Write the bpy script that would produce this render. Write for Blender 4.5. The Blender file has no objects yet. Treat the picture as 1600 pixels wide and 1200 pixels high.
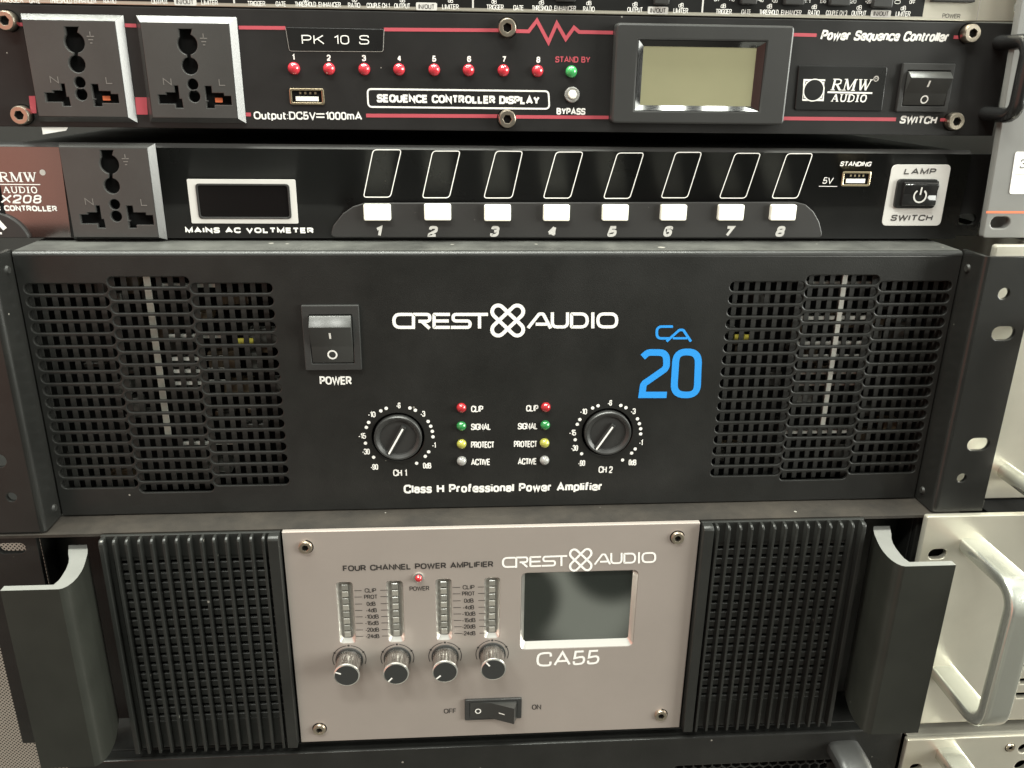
import bpy, bmesh, math, random
from mathutils import Matrix, Vector
random.seed(7)
C = bpy.context.scene.collection
S = 0.001                                   # everything below is written in millimetres
R_ = math.radians

# ------------------------------------------------------------------ camera
F = 1310.036                                # focal length in pixels of the 1600 x 1200 photograph
CAM = ((0.9975848, -0.06818606, 0.01323745), (-0.01108202, -0.34438259, -0.93876398), (0.06856936, 0.93634998, -0.34430648))
EYE = (-23.79818791, -374.49153312, 138.57721417)
cd = bpy.data.cameras.new('camera'); cam = bpy.data.objects.new('camera', cd); C.objects.link(cam)
cd.sensor_fit = 'HORIZONTAL'; cd.sensor_width = 36; cd.lens = F / 1600 * 36
cd.clip_start = 0.01; cd.clip_end = 100
m = Matrix(((CAM[0][0], -CAM[1][0], -CAM[2][0], EYE[0]*S), (CAM[0][1], -CAM[1][1], -CAM[2][1], EYE[1]*S),
            (CAM[0][2], -CAM[1][2], -CAM[2][2], EYE[2]*S), (0, 0, 0, 1)))
cam.matrix_world = m
bpy.context.scene.camera = cam

def at(u, v, Y):
    """the point (X, Z) of the real plane y = Y that was measured at pixel (u, v) of the photograph"""
    a, b = (u-800)/F, (v-600)/F
    d = [CAM[0][i]*a + CAM[1][i]*b + CAM[2][i] for i in range(3)]
    s = (Y-EYE[1])/d[1]
    return (EYE[0]+s*d[0], EYE[2]+s*d[2])
def ats(pts, Y): return [at(u, v, Y) for u, v in pts]

# ------------------------------------------------------------------ room light
W_ = bpy.data.worlds.new('World'); bpy.context.scene.world = W_; W_.use_nodes = True
nt = W_.node_tree; N = nt.nodes; L = nt.links
bgn = N['Background']
tc = N.new('ShaderNodeTexCoord'); sep = N.new('ShaderNodeSeparateXYZ'); L.new(tc.outputs['Generated'], sep.inputs[0])
ramp = N.new('ShaderNodeValToRGB'); mr = N.new('ShaderNodeMapRange')
mr.inputs[1].default_value = -1; mr.inputs[2].default_value = 1
L.new(sep.outputs['Z'], mr.inputs[0]); L.new(mr.outputs[0], ramp.inputs[0])
cr = ramp.color_ramp
cr.elements[0].position = 0.0; cr.elements[0].color = (0.28, 0.275, 0.225, 1)
cr.elements[1].position = 1.0; cr.elements[1].color = (0.95, 0.98, 0.90, 1)
for p, c in ((0.32, (0.245, 0.245, 0.205, 1)), (0.48, (0.33, 0.335, 0.285, 1)), (0.60, (0.49, 0.51, 0.45, 1))):
    e = cr.elements.new(p); e.color = c
noi = N.new('ShaderNodeTexNoise'); noi.inputs['Scale'].default_value = 4.5; noi.inputs['Detail'].default_value = 1.5
L.new(tc.outputs['Generated'], noi.inputs['Vector'])
mrn = N.new('ShaderNodeMapRange'); mrn.inputs[1].default_value = 0.38; mrn.inputs[2].default_value = 0.62
mrn.inputs[3].default_value = 0.42; mrn.inputs[4].default_value = 1.5
L.new(noi.outputs[0], mrn.inputs[0])
mul = N.new('ShaderNodeMix'); mul.data_type = 'RGBA'; mul.blend_type = 'MULTIPLY'; mul.inputs[0].default_value = 1
L.new(ramp.outputs[0], mul.inputs[6]); L.new(mrn.outputs[0], mul.inputs[7])
def patch(prev, d, c0, c1, col):            # a soft coloured area of the room in direction d
    d = Vector(d).normalized()
    dp = N.new('ShaderNodeVectorMath'); dp.operation = 'DOT_PRODUCT'; dp.inputs[1].default_value = d
    L.new(tc.outputs['Generated'], dp.inputs[0])
    q = N.new('ShaderNodeMapRange'); q.interpolation_type = 'SMOOTHSTEP'
    q.inputs[1].default_value = c0; q.inputs[2].default_value = c1
    L.new(dp.outputs['Value'], q.inputs[0])
    x = N.new('ShaderNodeMix'); x.data_type = 'RGBA'
    L.new(q.outputs[0], x.inputs[0]); L.new(prev, x.inputs[6]); x.inputs[7].default_value = (*col, 1)
    return x.outputs[2]
o_ = patch(mul.outputs[2], (-0.72, -0.72, -0.05), 0.87, 0.97, (1.05, 0.46, 0.34))   # reddish furniture left of the photographer
o_ = patch(o_, (0.02, -0.93, -0.18), 0.93, 0.985, (0.06, 0.06, 0.055))              # the photographer, dark against the room
o_ = patch(o_, (0.060, -0.850, -0.520), 0.9962, 0.9992, (1.25, 1.28, 1.02))         # pale and dark spots added to give the lower screen its reflections
o_ = patch(o_, (0.150, -0.812, -0.568), 0.9975, 0.9994, (0.75, 0.78, 0.64))
o_ = patch(o_, (0.178, -0.834, -0.523), 0.9982, 0.9993, (0.05, 0.055, 0.045))
o_ = patch(o_, (0.075, -0.822, -0.566), 0.9986, 0.9995, (0.07, 0.075, 0.06))
L.new(o_, bgn.inputs['Color']); bgn.inputs['Strength'].default_value = 0.90

def lamp(name, loc, target, sx, sy, power, col):
    d = bpy.data.lights.new(name, 'AREA'); d.shape = 'RECTANGLE'; d.size = sx; d.size_y = sy; d.energy = power; d.color = col
    o = bpy.data.objects.new(name, d); C.objects.link(o); o.location = loc
    o.rotation_euler = (Vector(target)-Vector(loc)).to_track_quat('-Z', 'Y').to_euler()
    return o
for x in (-0.95, -0.10):                                                            # ceiling fittings over the shop floor
    lamp('ceiling_lamp', (x, -1.1, 1.75), (x, -0.8, 0), 0.42, 0.22, 20, (0.985, 1.0, 0.93))
for k in range(-15, 6):                                                             # the cells of a louvred fitting straight overhead
    lamp('louvre_lamp', (0.22+0.078*k, -0.06, 1.30), (0.22+0.078*k, -0.06, 0), 0.042, 0.30, 3.0, (0.97, 1.0, 0.90))
lamp('shop_window', (2.0, -0.65, 0.45), (0.0, -0.65, 0.15), 2.0, 1.1, 125, (0.985, 1.0, 0.92))

vs = bpy.context.scene.view_settings
vs.view_transform = 'Standard'; vs.look = 'None'; vs.exposure = 0; vs.gamma = 1; vs.use_curve_mapping = False

# ------------------------------------------------------------------ materials
def mat(name, col, rough=0.45, metal=0.0, spec=0.5, coat=0.0, grain=0.0, grain_scale=2500, mottle=0.0, dust=0.0, brush=0.0, smear=0.0, dustcol=(0.35, 0.33, 0.29), ior=None, trans=0.0, coatr=0.1):
    mt = bpy.data.materials.new(name); mt.use_nodes = True
    t = mt.node_tree; n = t.nodes; l = t.links; b = n['Principled BSDF']
    b.inputs['Base Color'].default_value = (*col, 1); b.inputs['Roughness'].default_value = rough
    b.inputs['Metallic'].default_value = metal; b.inputs['Specular IOR Level'].default_value = spec
    b.inputs['Coat Weight'].default_value = coat; b.inputs['Coat Roughness'].default_value = coatr
    b.inputs['Transmission Weight'].default_value = trans
    if ior: b.inputs['IOR'].default_value = ior
    co = n.new('ShaderNodeTexCoord')
    colour = None
    if mottle:
        x = n.new('ShaderNodeTexNoise'); x.inputs['Scale'].default_value = 38; x.inputs['Detail'].default_value = 6; x.inputs['Roughness'].default_value = 0.65
        l.new(co.outputs['Object'], x.inputs['Vector'])
        r = n.new('ShaderNodeMapRange'); r.inputs[1].default_value = 0.3; r.inputs[2].default_value = 0.7
        r.inputs[3].default_value = 1-mottle; r.inputs[4].default_value = 1+mottle; l.new(x.outputs[0], r.inputs[0])
        v = n.new('ShaderNodeVectorMath'); v.operation = 'SCALE'; v.inputs[0].default_value = col; l.new(r.outputs[0], v.inputs['Scale'])
        colour = v.outputs[0]
    if dust:
        vo = n.new('ShaderNodeTexVoronoi'); vo.inputs['Scale'].default_value = 95; l.new(co.outputs['Object'], vo.inputs['Vector'])
        sp = n.new('ShaderNodeSeparateXYZ'); l.new(vo.outputs['Color'], sp.inputs[0])
        th = n.new('ShaderNodeMath'); th.operation = 'MULTIPLY'; l.new(sp.outputs['X'], th.inputs[0]); th.inputs[1].default_value = 0.075*dust
        lt = n.new('ShaderNodeMath'); lt.operation = 'LESS_THAN'; l.new(vo.outputs['Distance'], lt.inputs[0]); l.new(th.outputs[0], lt.inputs[1])
        gt = n.new('ShaderNodeMath'); gt.operation = 'GREATER_THAN'; l.new(sp.outputs['Y'], gt.inputs[0]); gt.inputs[1].default_value = 0.55
        an = n.new('ShaderNodeMath'); an.operation = 'MULTIPLY'; l.new(lt.outputs[0], an.inputs[0]); l.new(gt.outputs[0], an.inputs[1])
        a2 = n.new('ShaderNodeMath'); a2.operation = 'MULTIPLY'; l.new(an.outputs[0], a2.inputs[0]); a2.inputs[1].default_value = 0.6
        mx = n.new('ShaderNodeMix'); mx.data_type = 'RGBA'; l.new(a2.outputs[0], mx.inputs[0])
        if colour: l.new(colour, mx.inputs[6])
        else: mx.inputs[6].default_value = (*col, 1)
        mx.inputs[7].default_value = (*dustcol, 1); colour = mx.outputs[2]
    if colour: l.new(colour, b.inputs['Base Color'])
    if smear:
        x = n.new('ShaderNodeTexNoise'); x.inputs['Scale'].default_value = 22; x.inputs['Detail'].default_value = 5
        l.new(co.outputs['Object'], x.inputs['Vector'])
        r = n.new('ShaderNodeMapRange'); r.inputs[1].default_value = 0.3; r.inputs[2].default_value = 0.7
        r.inputs[3].default_value = max(0.02, rough-smear); r.inputs[4].default_value = rough+smear; l.new(x.outputs[0], r.inputs[0])
        l.new(r.outputs[0], b.inputs['Roughness'])
    if grain or brush:
        x = n.new('ShaderNodeTexNoise'); x.inputs['Scale'].default_value = grain_scale; x.inputs['Detail'].default_value = 2
        if brush:
            mp = n.new('ShaderNodeMapping'); mp.inputs['Scale'].default_value = (0.012, 1, 1); l.new(co.outputs['Object'], mp.inputs[0]); l.new(mp.outputs[0], x.inputs['Vector'])
        else: l.new(co.outputs['Object'], x.inputs['Vector'])
        bp = n.new('ShaderNodeBump'); bp.inputs['Strength'].default_value = grain or brush; bp.inputs['Distance'].default_value = 0.0002
        l.new(x.outputs[0], bp.inputs['Height']); l.new(bp.outputs[0], b.inputs['Normal'])
    return mt
M_black = mat('powder_coat_black', (0.0125, 0.0125, 0.0115), 0.38, spec=0.45, grain=0.3, grain_scale=1500, mottle=0.25, dust=0.85, smear=0.09)
M_blackg = mat('satin_black_panel', (0.008, 0.008, 0.0078), 0.30, spec=0.45, mottle=0.2, dust=0.8, smear=0.07, grain=0.05)
M_pk = mat('anodised_black_panel', (0.013, 0.0125, 0.0122), 0.40, spec=0.42, mottle=0.2, dust=0.9, smear=0.08, grain=0.12)
M_film = mat('glossy_film', (0.022, 0.012, 0.010), 0.16, spec=1.0, ior=2.2, mottle=0.3, smear=0.05)
M_tab = mat('satin_grey_black', (0.028, 0.027, 0.026), 0.42, grain=0.1, dust=0.6)
M_plas = mat('black_plastic', (0.030, 0.030, 0.029), 0.38, grain=0.12, grain_scale=3000, mottle=0.1)
M_sock = mat('socket_plastic', (0.046, 0.045, 0.043), 0.26, spec=0.75, grain=0.16, grain_scale=2600, mottle=0.1)
M_gloss = mat('gloss_black_plastic', (0.015, 0.015, 0.015), 0.05)
M_bowh = mat('handle_black', (0.012, 0.012, 0.012), 0.22)
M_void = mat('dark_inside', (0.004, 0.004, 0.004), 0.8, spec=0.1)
M_mesh = mat('inner_mesh_steel', (0.017, 0.017, 0.015), 0.55, metal=0.0, mottle=0.4, dust=1.0)
M_strip = mat('inner_aluminium', (0.50, 0.50, 0.46), 0.45, metal=0.3, mottle=0.3)
M_strip_d = mat('inner_aluminium_dull', (0.24, 0.24, 0.21), 0.45, metal=0.3, mottle=0.5)
M_inner = mat('inner_parts_grey', (0.09, 0.09, 0.08), 0.5, mottle=0.4)
M_inner2 = mat('inner_parts_dark', (0.035, 0.033, 0.028), 0.5)
M_inner3 = mat('inner_parts_brown', (0.07, 0.05, 0.03), 0.5)
M_yel = mat('yellow_component', (0.45, 0.40, 0.06), 0.5)
M_white = mat('white_ink', (0.80, 0.79, 0.75), 0.55)
M_grey_ink_glint = mat('grey_ink_and_glint', (0.42, 0.40, 0.37), 0.55)
M_red_ink = mat('red_ink', (0.42, 0.065, 0.085), 0.5)
M_blue_ink = mat('blue_ink', (0.017, 0.26, 0.70), 0.5)
M_dark_ink = mat('dark_ink', (0.030, 0.026, 0.024), 0.55)
M_btn = mat('ivory_button', (0.86, 0.84, 0.74), 0.35)
M_wh_plate = mat('pale_grey_plate', (0.56, 0.55, 0.52), 0.45, mottle=0.05)
M_champ = mat('champagne_panel', (0.43, 0.378, 0.343), 0.36, metal=0.5, brush=0.05, grain_scale=1500, mottle=0.03, dust=0.7, smear=0.04)
M_cham_edge = mat('polished_edge', (0.85, 0.82, 0.77), 0.28, metal=0.9)
M_ribs = mat('moulded_grille', (0.016, 0.0165, 0.015), 0.42, spec=0.4, grain=0.2, grain_scale=2600, mottle=0.2, dust=0.9)
M_slat = mat('inner_slat', (0.024, 0.0245, 0.022), 0.5, mottle=0.2)
M_hand = mat('handle_extrusion', (0.019, 0.0198, 0.0165), 0.28, grain=0.06, mottle=0.15, dust=0.7)
M_hand_top = mat('handle_sawn_edge', (0.46, 0.46, 0.43), 0.34, metal=0.7, mottle=0.1)
M_dusty = mat('dusty_steel_top', (0.021, 0.017, 0.013), 0.58, mottle=0.55, dust=2.2, grain=0.3, grain_scale=1600)
M_dustg = mat('dusty_black_top', (0.055, 0.055, 0.050), 0.5, mottle=0.5, dust=2.2, grain=0.4, grain_scale=1600)
M_silver = mat('silver_panel', (0.66, 0.625, 0.53), 0.30, metal=0.7, mottle=0.04, grain=0.04)
M_silver2 = mat('silver_handle', (0.60, 0.61, 0.55), 0.25, metal=0.85, mottle=0.04)
M_grey = mat('grey_painted_panel', (0.17, 0.17, 0.16), 0.42, grain=0.1, mottle=0.05, dust=0.7)
M_paper = mat('paper_label', (0.83, 0.83, 0.80), 0.7)
M_orange = mat('orange_ink', (0.75, 0.17, 0.07), 0.5)
M_screw = mat('nickel_screw', (0.62, 0.54, 0.44), 0.28, metal=1.0, mottle=0.2)
M_brass = mat('plated_contact', (0.75, 0.62, 0.42), 0.25, metal=1.0)
M_tongue = mat('white_usb_tongue', (0.85, 0.83, 0.76), 0.4)
M_lcd = mat('lcd_glass', (0.240, 0.232, 0.142), 0.12, spec=0.5, mottle=0.03)
M_screen = mat('dark_screen_glass', (0.020, 0.023, 0.020), 0.035, spec=1.0, ior=2.0)
M_window = mat('smoked_window', (0.006, 0.005, 0.005), 0.08)
def led(name, c): return mat(name, c, 0.12, spec=0.6, coat=0.6, coatr=0.05)
M_red = led('red_lens', (0.52, 0.03, 0.045)); M_dred = led('dark_red_lens', (0.32, 0.015, 0.02)); M_green = led('green_lens', (0.05, 0.36, 0.10))
M_dgreen = led('dark_green_lens', (0.02, 0.17, 0.045)); M_yellow = led('olive_yellow_lens', (0.34, 0.33, 0.06)); M_clear = led('milky_lens', (0.27, 0.265, 0.25))
M_ora = mat('orange_shutter', (0.55, 0.13, 0.05), 0.5)
M_chrome = mat('dark_chrome', (0.42, 0.41, 0.39), 0.22, metal=1.0)
M_rim = mat('bright_rim', (0.85, 0.84, 0.80), 0.2, metal=0.9)
M_cap = mat('knob_cap', (0.028, 0.029, 0.028), 0.35, brush=0.1)
M_bar = mat('clear_meter_bar', (0.17, 0.165, 0.145), 0.16, coat=0.5)
M_seg = mat('meter_segment', (0.24, 0.23, 0.20), 0.25)
def perforated(name, col, pitch, rad, turn=0.0, stag=True):
    mt = mat(name, col, 0.42, metal=0.4)
    t = mt.node_tree; n = t.nodes; l = t.links; b = n['Principled BSDF']
    co = n.new('ShaderNodeTexCoord'); mp = n.new('ShaderNodeMapping'); mp.inputs['Scale'].default_value = (1/(pitch*S),)*3; mp.inputs['Rotation'].default_value = (0, R_(turn), 0)
    l.new(co.outputs['Object'], mp.inputs[0])
    se = n.new('ShaderNodeSeparateXYZ'); l.new(mp.outputs[0], se.inputs[0])
    cb = n.new('ShaderNodeCombineXYZ'); l.new(se.outputs['X'], cb.inputs['X']); l.new(se.outputs['Z'], cb.inputs['Y'])
    vo = n.new('ShaderNodeTexVoronoi'); vo.voronoi_dimensions = '2D'; vo.inputs['Randomness'].default_value = 0; vo.inputs['Scale'].default_value = 1
    l.new(cb.outputs[0], vo.inputs['Vector'])
    lt = n.new('ShaderNodeMath'); lt.operation = 'LESS_THAN'; lt.inputs[1].default_value = rad; l.new(vo.outputs['Distance'], lt.inputs[0])
    mx = n.new('ShaderNodeMix'); mx.data_type = 'RGBA'; mx.inputs[6].default_value = (*col, 1); mx.inputs[7].default_value = (0.02, 0.018, 0.016, 1)
    l.new(lt.outputs[0], mx.inputs[0]); l.new(mx.outputs[2], b.inputs['Base Color'])
    iv = n.new('ShaderNodeMath'); iv.operation = 'SUBTRACT'; iv.inputs[0].default_value = 1; l.new(lt.outputs[0], iv.inputs[1])
    bp = n.new('ShaderNodeBump'); bp.inputs['Distance'].default_value = 0.0004; l.new(iv.outputs[0], bp.inputs['Height']); l.new(bp.outputs[0], b.inputs['Normal'])
    return mt
M_perf = perforated('perforated_grille', (0.42, 0.39, 0.34), 1.55, 0.30, 45)

# ------------------------------------------------------------------ mesh helpers
class MB:
    def __init__(self): self.v = []; self.f = []; self.m = []; self.mats = []
    def mi(self, m):
        if m not in self.mats: self.mats.append(m)
        return self.mats.index(m)
    def add(self, vs, fs, m):
        o = len(self.v); k = self.mi(m); self.v += [tuple(p) for p in vs]
        for f in fs: self.f.append([i+o for i in f]); self.m.append(k)
    def bm(self, b, m):
        b.verts.index_update()
        self.add([v.co[:] for v in b.verts], [[v.index for v in f.verts] for f in b.faces], m); b.free()
    def box(self, x0, x1, y0, y1, z0, z1, m, bev=0, seg=2):
        b = bmesh.new()
        bmesh.ops.create_cube(b, size=1, matrix=Matrix.Translation(((x0+x1)/2, (y0+y1)/2, (z0+z1)/2)) @ Matrix.Diagonal((abs(x1-x0), abs(y1-y0), abs(z1-z0), 1)))
        if bev: bmesh.ops.bevel(b, geom=b.edges[:], offset=bev, segments=seg, profile=0.5, affect='EDGES')
        self.bm(b, m); return self
    def loft(self, rings, m, cap0=False, cap1=False, close=True):
        n = len(rings[0]); vs = [p for r in rings for p in r]; fs = []
        for k in range(len(rings)-1):
            for i in range(n if close else n-1):
                j = (i+1) % n; fs.append([k*n+i, k*n+j, (k+1)*n+j, (k+1)*n+i])
        if cap0: fs.append(list(range(n))[::-1])
        if cap1: fs.append([(len(rings)-1)*n+i for i in range(n)])
        self.add(vs, fs, m); return self
    def funnel(self, a, ya, b, yb, m, cap=False, capm=None):          # from outline a at depth ya to outline b at depth yb
        self.loft([[(x, ya, z) for x, z in a], [(x, yb, z) for x, z in b]], m)
        if cap: self.sheet(b, yb, capm or m)
        return self
    def sheet(self, poly, y, m):
        ar = sum(poly[i-1][0]*poly[i][1]-poly[i][0]*poly[i-1][1] for i in range(len(poly)))
        p = poly if ar > 0 else poly[::-1]
        self.add([(x, y, z) for x, z in p], [list(range(len(p)))], m); return self
    def prism(self, poly, y0, y1, m, bev=0):
        b = bmesh.new()
        f = b.faces.new([b.verts.new((x, y1, z)) for x, z in poly])
        g = bmesh.ops.extrude_face_region(b, geom=[f]); nv = [e for e in g['geom'] if isinstance(e, bmesh.types.BMVert)]
        bmesh.ops.translate(b, verts=nv, vec=(0, y0-y1, 0)); bmesh.ops.recalc_face_normals(b, faces=b.faces[:])
        if bev: bmesh.ops.bevel(b, geom=[e for e in b.edges if all(abs(v.co.y-y0) < 1e-5 for v in e.verts)], offset=bev, segments=2, profile=0.5, affect='EDGES')
        self.bm(b, m); return self
    def xprism(self, prof, x0, x1, m, bev=0):                          # prof in (y, z), run along X
        b = bmesh.new()
        f = b.faces.new([b.verts.new((x0, y, z)) for y, z in prof])
        g = bmesh.ops.extrude_face_region(b, geom=[f]); nv = [e for e in g['geom'] if isinstance(e, bmesh.types.BMVert)]
        bmesh.ops.translate(b, verts=nv, vec=(x1-x0, 0, 0)); bmesh.ops.recalc_face_normals(b, faces=b.faces[:])
        if bev: bmesh.ops.bevel(b, geom=b.edges[:], offset=bev, segments=2, profile=0.5, affect='EDGES')
        self.bm(b, m); return self
    def zprism(self, prof, z0, z1, m, topm=None, bev=0):               # prof in (x, y), run along Z
        n = len(prof)
        ar = sum(prof[i-1][0]*prof[i][1]-prof[i][0]*prof[i-1][1] for i in range(n))
        p = prof if ar > 0 else prof[::-1]
        self.loft([[(x, y, z0) for x, y in p], [(x, y, z1) for x, y in p]], m, cap0=True)
        self.add([(x, y, z1) for x, y in p], [list(range(n))], topm or m); return self
    def lathe(self, prof, cx, cz, m, n=28, flute=0.0):
        rings = [[(cx+(r*(1-flute*(i % 2)))*math.cos(2*math.pi*i/n), y, cz+(r*(1-flute*(i % 2)))*math.sin(2*math.pi*i/n)) for i in range(n)] for r, y in prof]
        self.loft(rings, m); return self
    def disc(self, cx, cz, r, y, m, n=28): return self.sheet(circ(cx, cz, r, n), y, m)
    def plate(self, outer, holes, yf, th, m, bev=0.25):
        c = bpy.data.curves.new('t', 'CURVE'); c.dimensions = '2D'; c.fill_mode = 'BOTH'
        c.extrude = th/2-bev; c.bevel_depth = bev; c.bevel_resolution = 1; c.offset = -bev
        def area(p): return sum(p[i-1][0]*p[i][1]-p[i][0]*p[i-1][1] for i in range(len(p)))
        for k, p in enumerate([outer]+list(holes)):
            if (area(p) > 0) != (k == 0): p = p[::-1]
            s = c.splines.new('POLY'); s.points.add(len(p)-1); s.use_cyclic_u = True
            for q, (x, z) in zip(s.points, p): q.co = (x, z, 0, 1)
        vs, fs = curve_mesh(c)
        self.add([(x, yf+th/2-z, y) for x, y, z in vs], fs, m); return self
    def stroke(self, pts, w, y, m, closed=False):
        pts = [Vector(p) for p in pts]; n = len(pts); a = []; b = []
        for i in range(n):
            p = pts[i]
            q0 = pts[i-1] if (closed or i > 0) else None; q1 = pts[(i+1) % n] if (closed or i < n-1) else None
            d0 = (p-q0).normalized() if q0 is not None else None; d1 = (q1-p).normalized() if q1 is not None else None
            if d0 is None: d0 = d1
            if d1 is None: d1 = d0
            t = (d0+d1); t = t.normalized() if t.length > 1e-6 else d1
            nn = Vector((-t.y, t.x)); k = max(0.45, nn.dot(Vector((-d1.y, d1.x))))
            a.append(p+nn*w/2/k); b.append(p-nn*w/2/k)
        vs = [(q.x, y, q.y) for q in a]+[(q.x, y, q.y) for q in b]; fs = []
        for i in range(n if closed else n-1):
            j = (i+1) % n; fs.append([i+n, j+n, j, i])
        self.add(vs, fs, m); return self
    def tube(self, path, rad, m, n=14, sx=1.0, sz=1.0, cap=True, sq=1.0):
        P = [Vector(p) for p in path]; rings = []; up = Vector((1, 0, 0))
        for i, p in enumerate(P):
            t = (P[min(i+1, len(P)-1)]-P[max(i-1, 0)]).normalized()
            u = (up-t*up.dot(t)).normalized(); w = t.cross(u)
            ring = []
            for k in range(n):
                a = 2*math.pi*k/n; ca, sa = math.cos(a), math.sin(a)
                e = lambda q: math.copysign(abs(q)**sq, q)
                ring.append(tuple(p+u*rad*sx*e(ca)+w*rad*sz*e(sa)))
            rings.append(ring)
        self.loft(rings, m, cap, cap); return self
    def text(self, s, p0, p1, h, Y, m, bold=0.0, shear=0.0, space=1.0):
        """lettering drawn from strokes, fitted between two baseline points; h = cap height in pixels"""
        A = at(p0[0], p0[1], Y); B = at(p1[0], p1[1], Y); hh = at(p0[0], p0[1]-h, Y)[1]-A[1]
        w = 0.115+bold*3.2; x = 0; put = []
        for c in s:
            if c == ' ': x += 0.48+0.12*space; continue
            gw, st = GL[c]; put.append((x, st)); x += gw+(0.10*space+w)
        tot = x-(0.10*space+w); k = (B[0]-A[0]-w*hh*0.95)/max(tot, 0.01) if tot > 0.05 else 0
        j = 0
        for x, st in put:
            for q in st:
                cl = len(q) > 2; pts = fillet(q[0], q[1], 3, cl) if q[1] else q[0]
                o = []
                for px, pz in pts:
                    yn = w/2+pz*(1-w)
                    o.append((A[0]+w*hh*0.475+(x+px)*k+shear*yn*hh, A[1]+((x+px)/max(tot, .01))*(B[1]-A[1])+yn*hh))
                self.stroke(o, w*hh, Y-0.008*(j % 5), m, cl); j += 1
        return self
    def mesh(self, name, off=(0, 0, 0), ang=32):
        me = bpy.data.meshes.new(name)
        me.from_pydata([((x-off[0])*S, (y-off[1])*S, (z-off[2])*S) for x, y, z in self.v], [], self.f)
        for q in self.mats: me.materials.append(q)
        me.polygons.foreach_set('material_index', self.m)
        me.polygons.foreach_set('use_smooth', [True]*len(self.f)); me.update()
        b = bmesh.new(); b.from_mesh(me); bmesh.ops.remove_doubles(b, verts=b.verts[:], dist=1e-7)
        for e in b.edges:
            if len(e.link_faces) == 2 and e.calc_face_angle(0) > R_(ang): e.smooth = False
            if len(e.link_faces) == 2 and sum(abs(f.normal.y) > 0.9995 for f in e.link_faces) == 1: e.smooth = False
            if len(e.link_faces) == 2 and e.link_faces[0].material_index != e.link_faces[1].material_index: e.smooth = False
        b.to_mesh(me); b.free()
        return me
def curve_mesh(c):
    o = bpy.data.objects.new('t', c); C.objects.link(o); dg = bpy.context.evaluated_depsgraph_get(); dg.update()
    e = o.evaluated_get(dg); me = e.to_mesh()
    vs = [v.co[:] for v in me.vertices]; fs = [list(p.vertices) for p in me.polygons]
    e.to_mesh_clear(); bpy.data.objects.remove(o); bpy.data.curves.remove(c)
    return vs, fs
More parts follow.
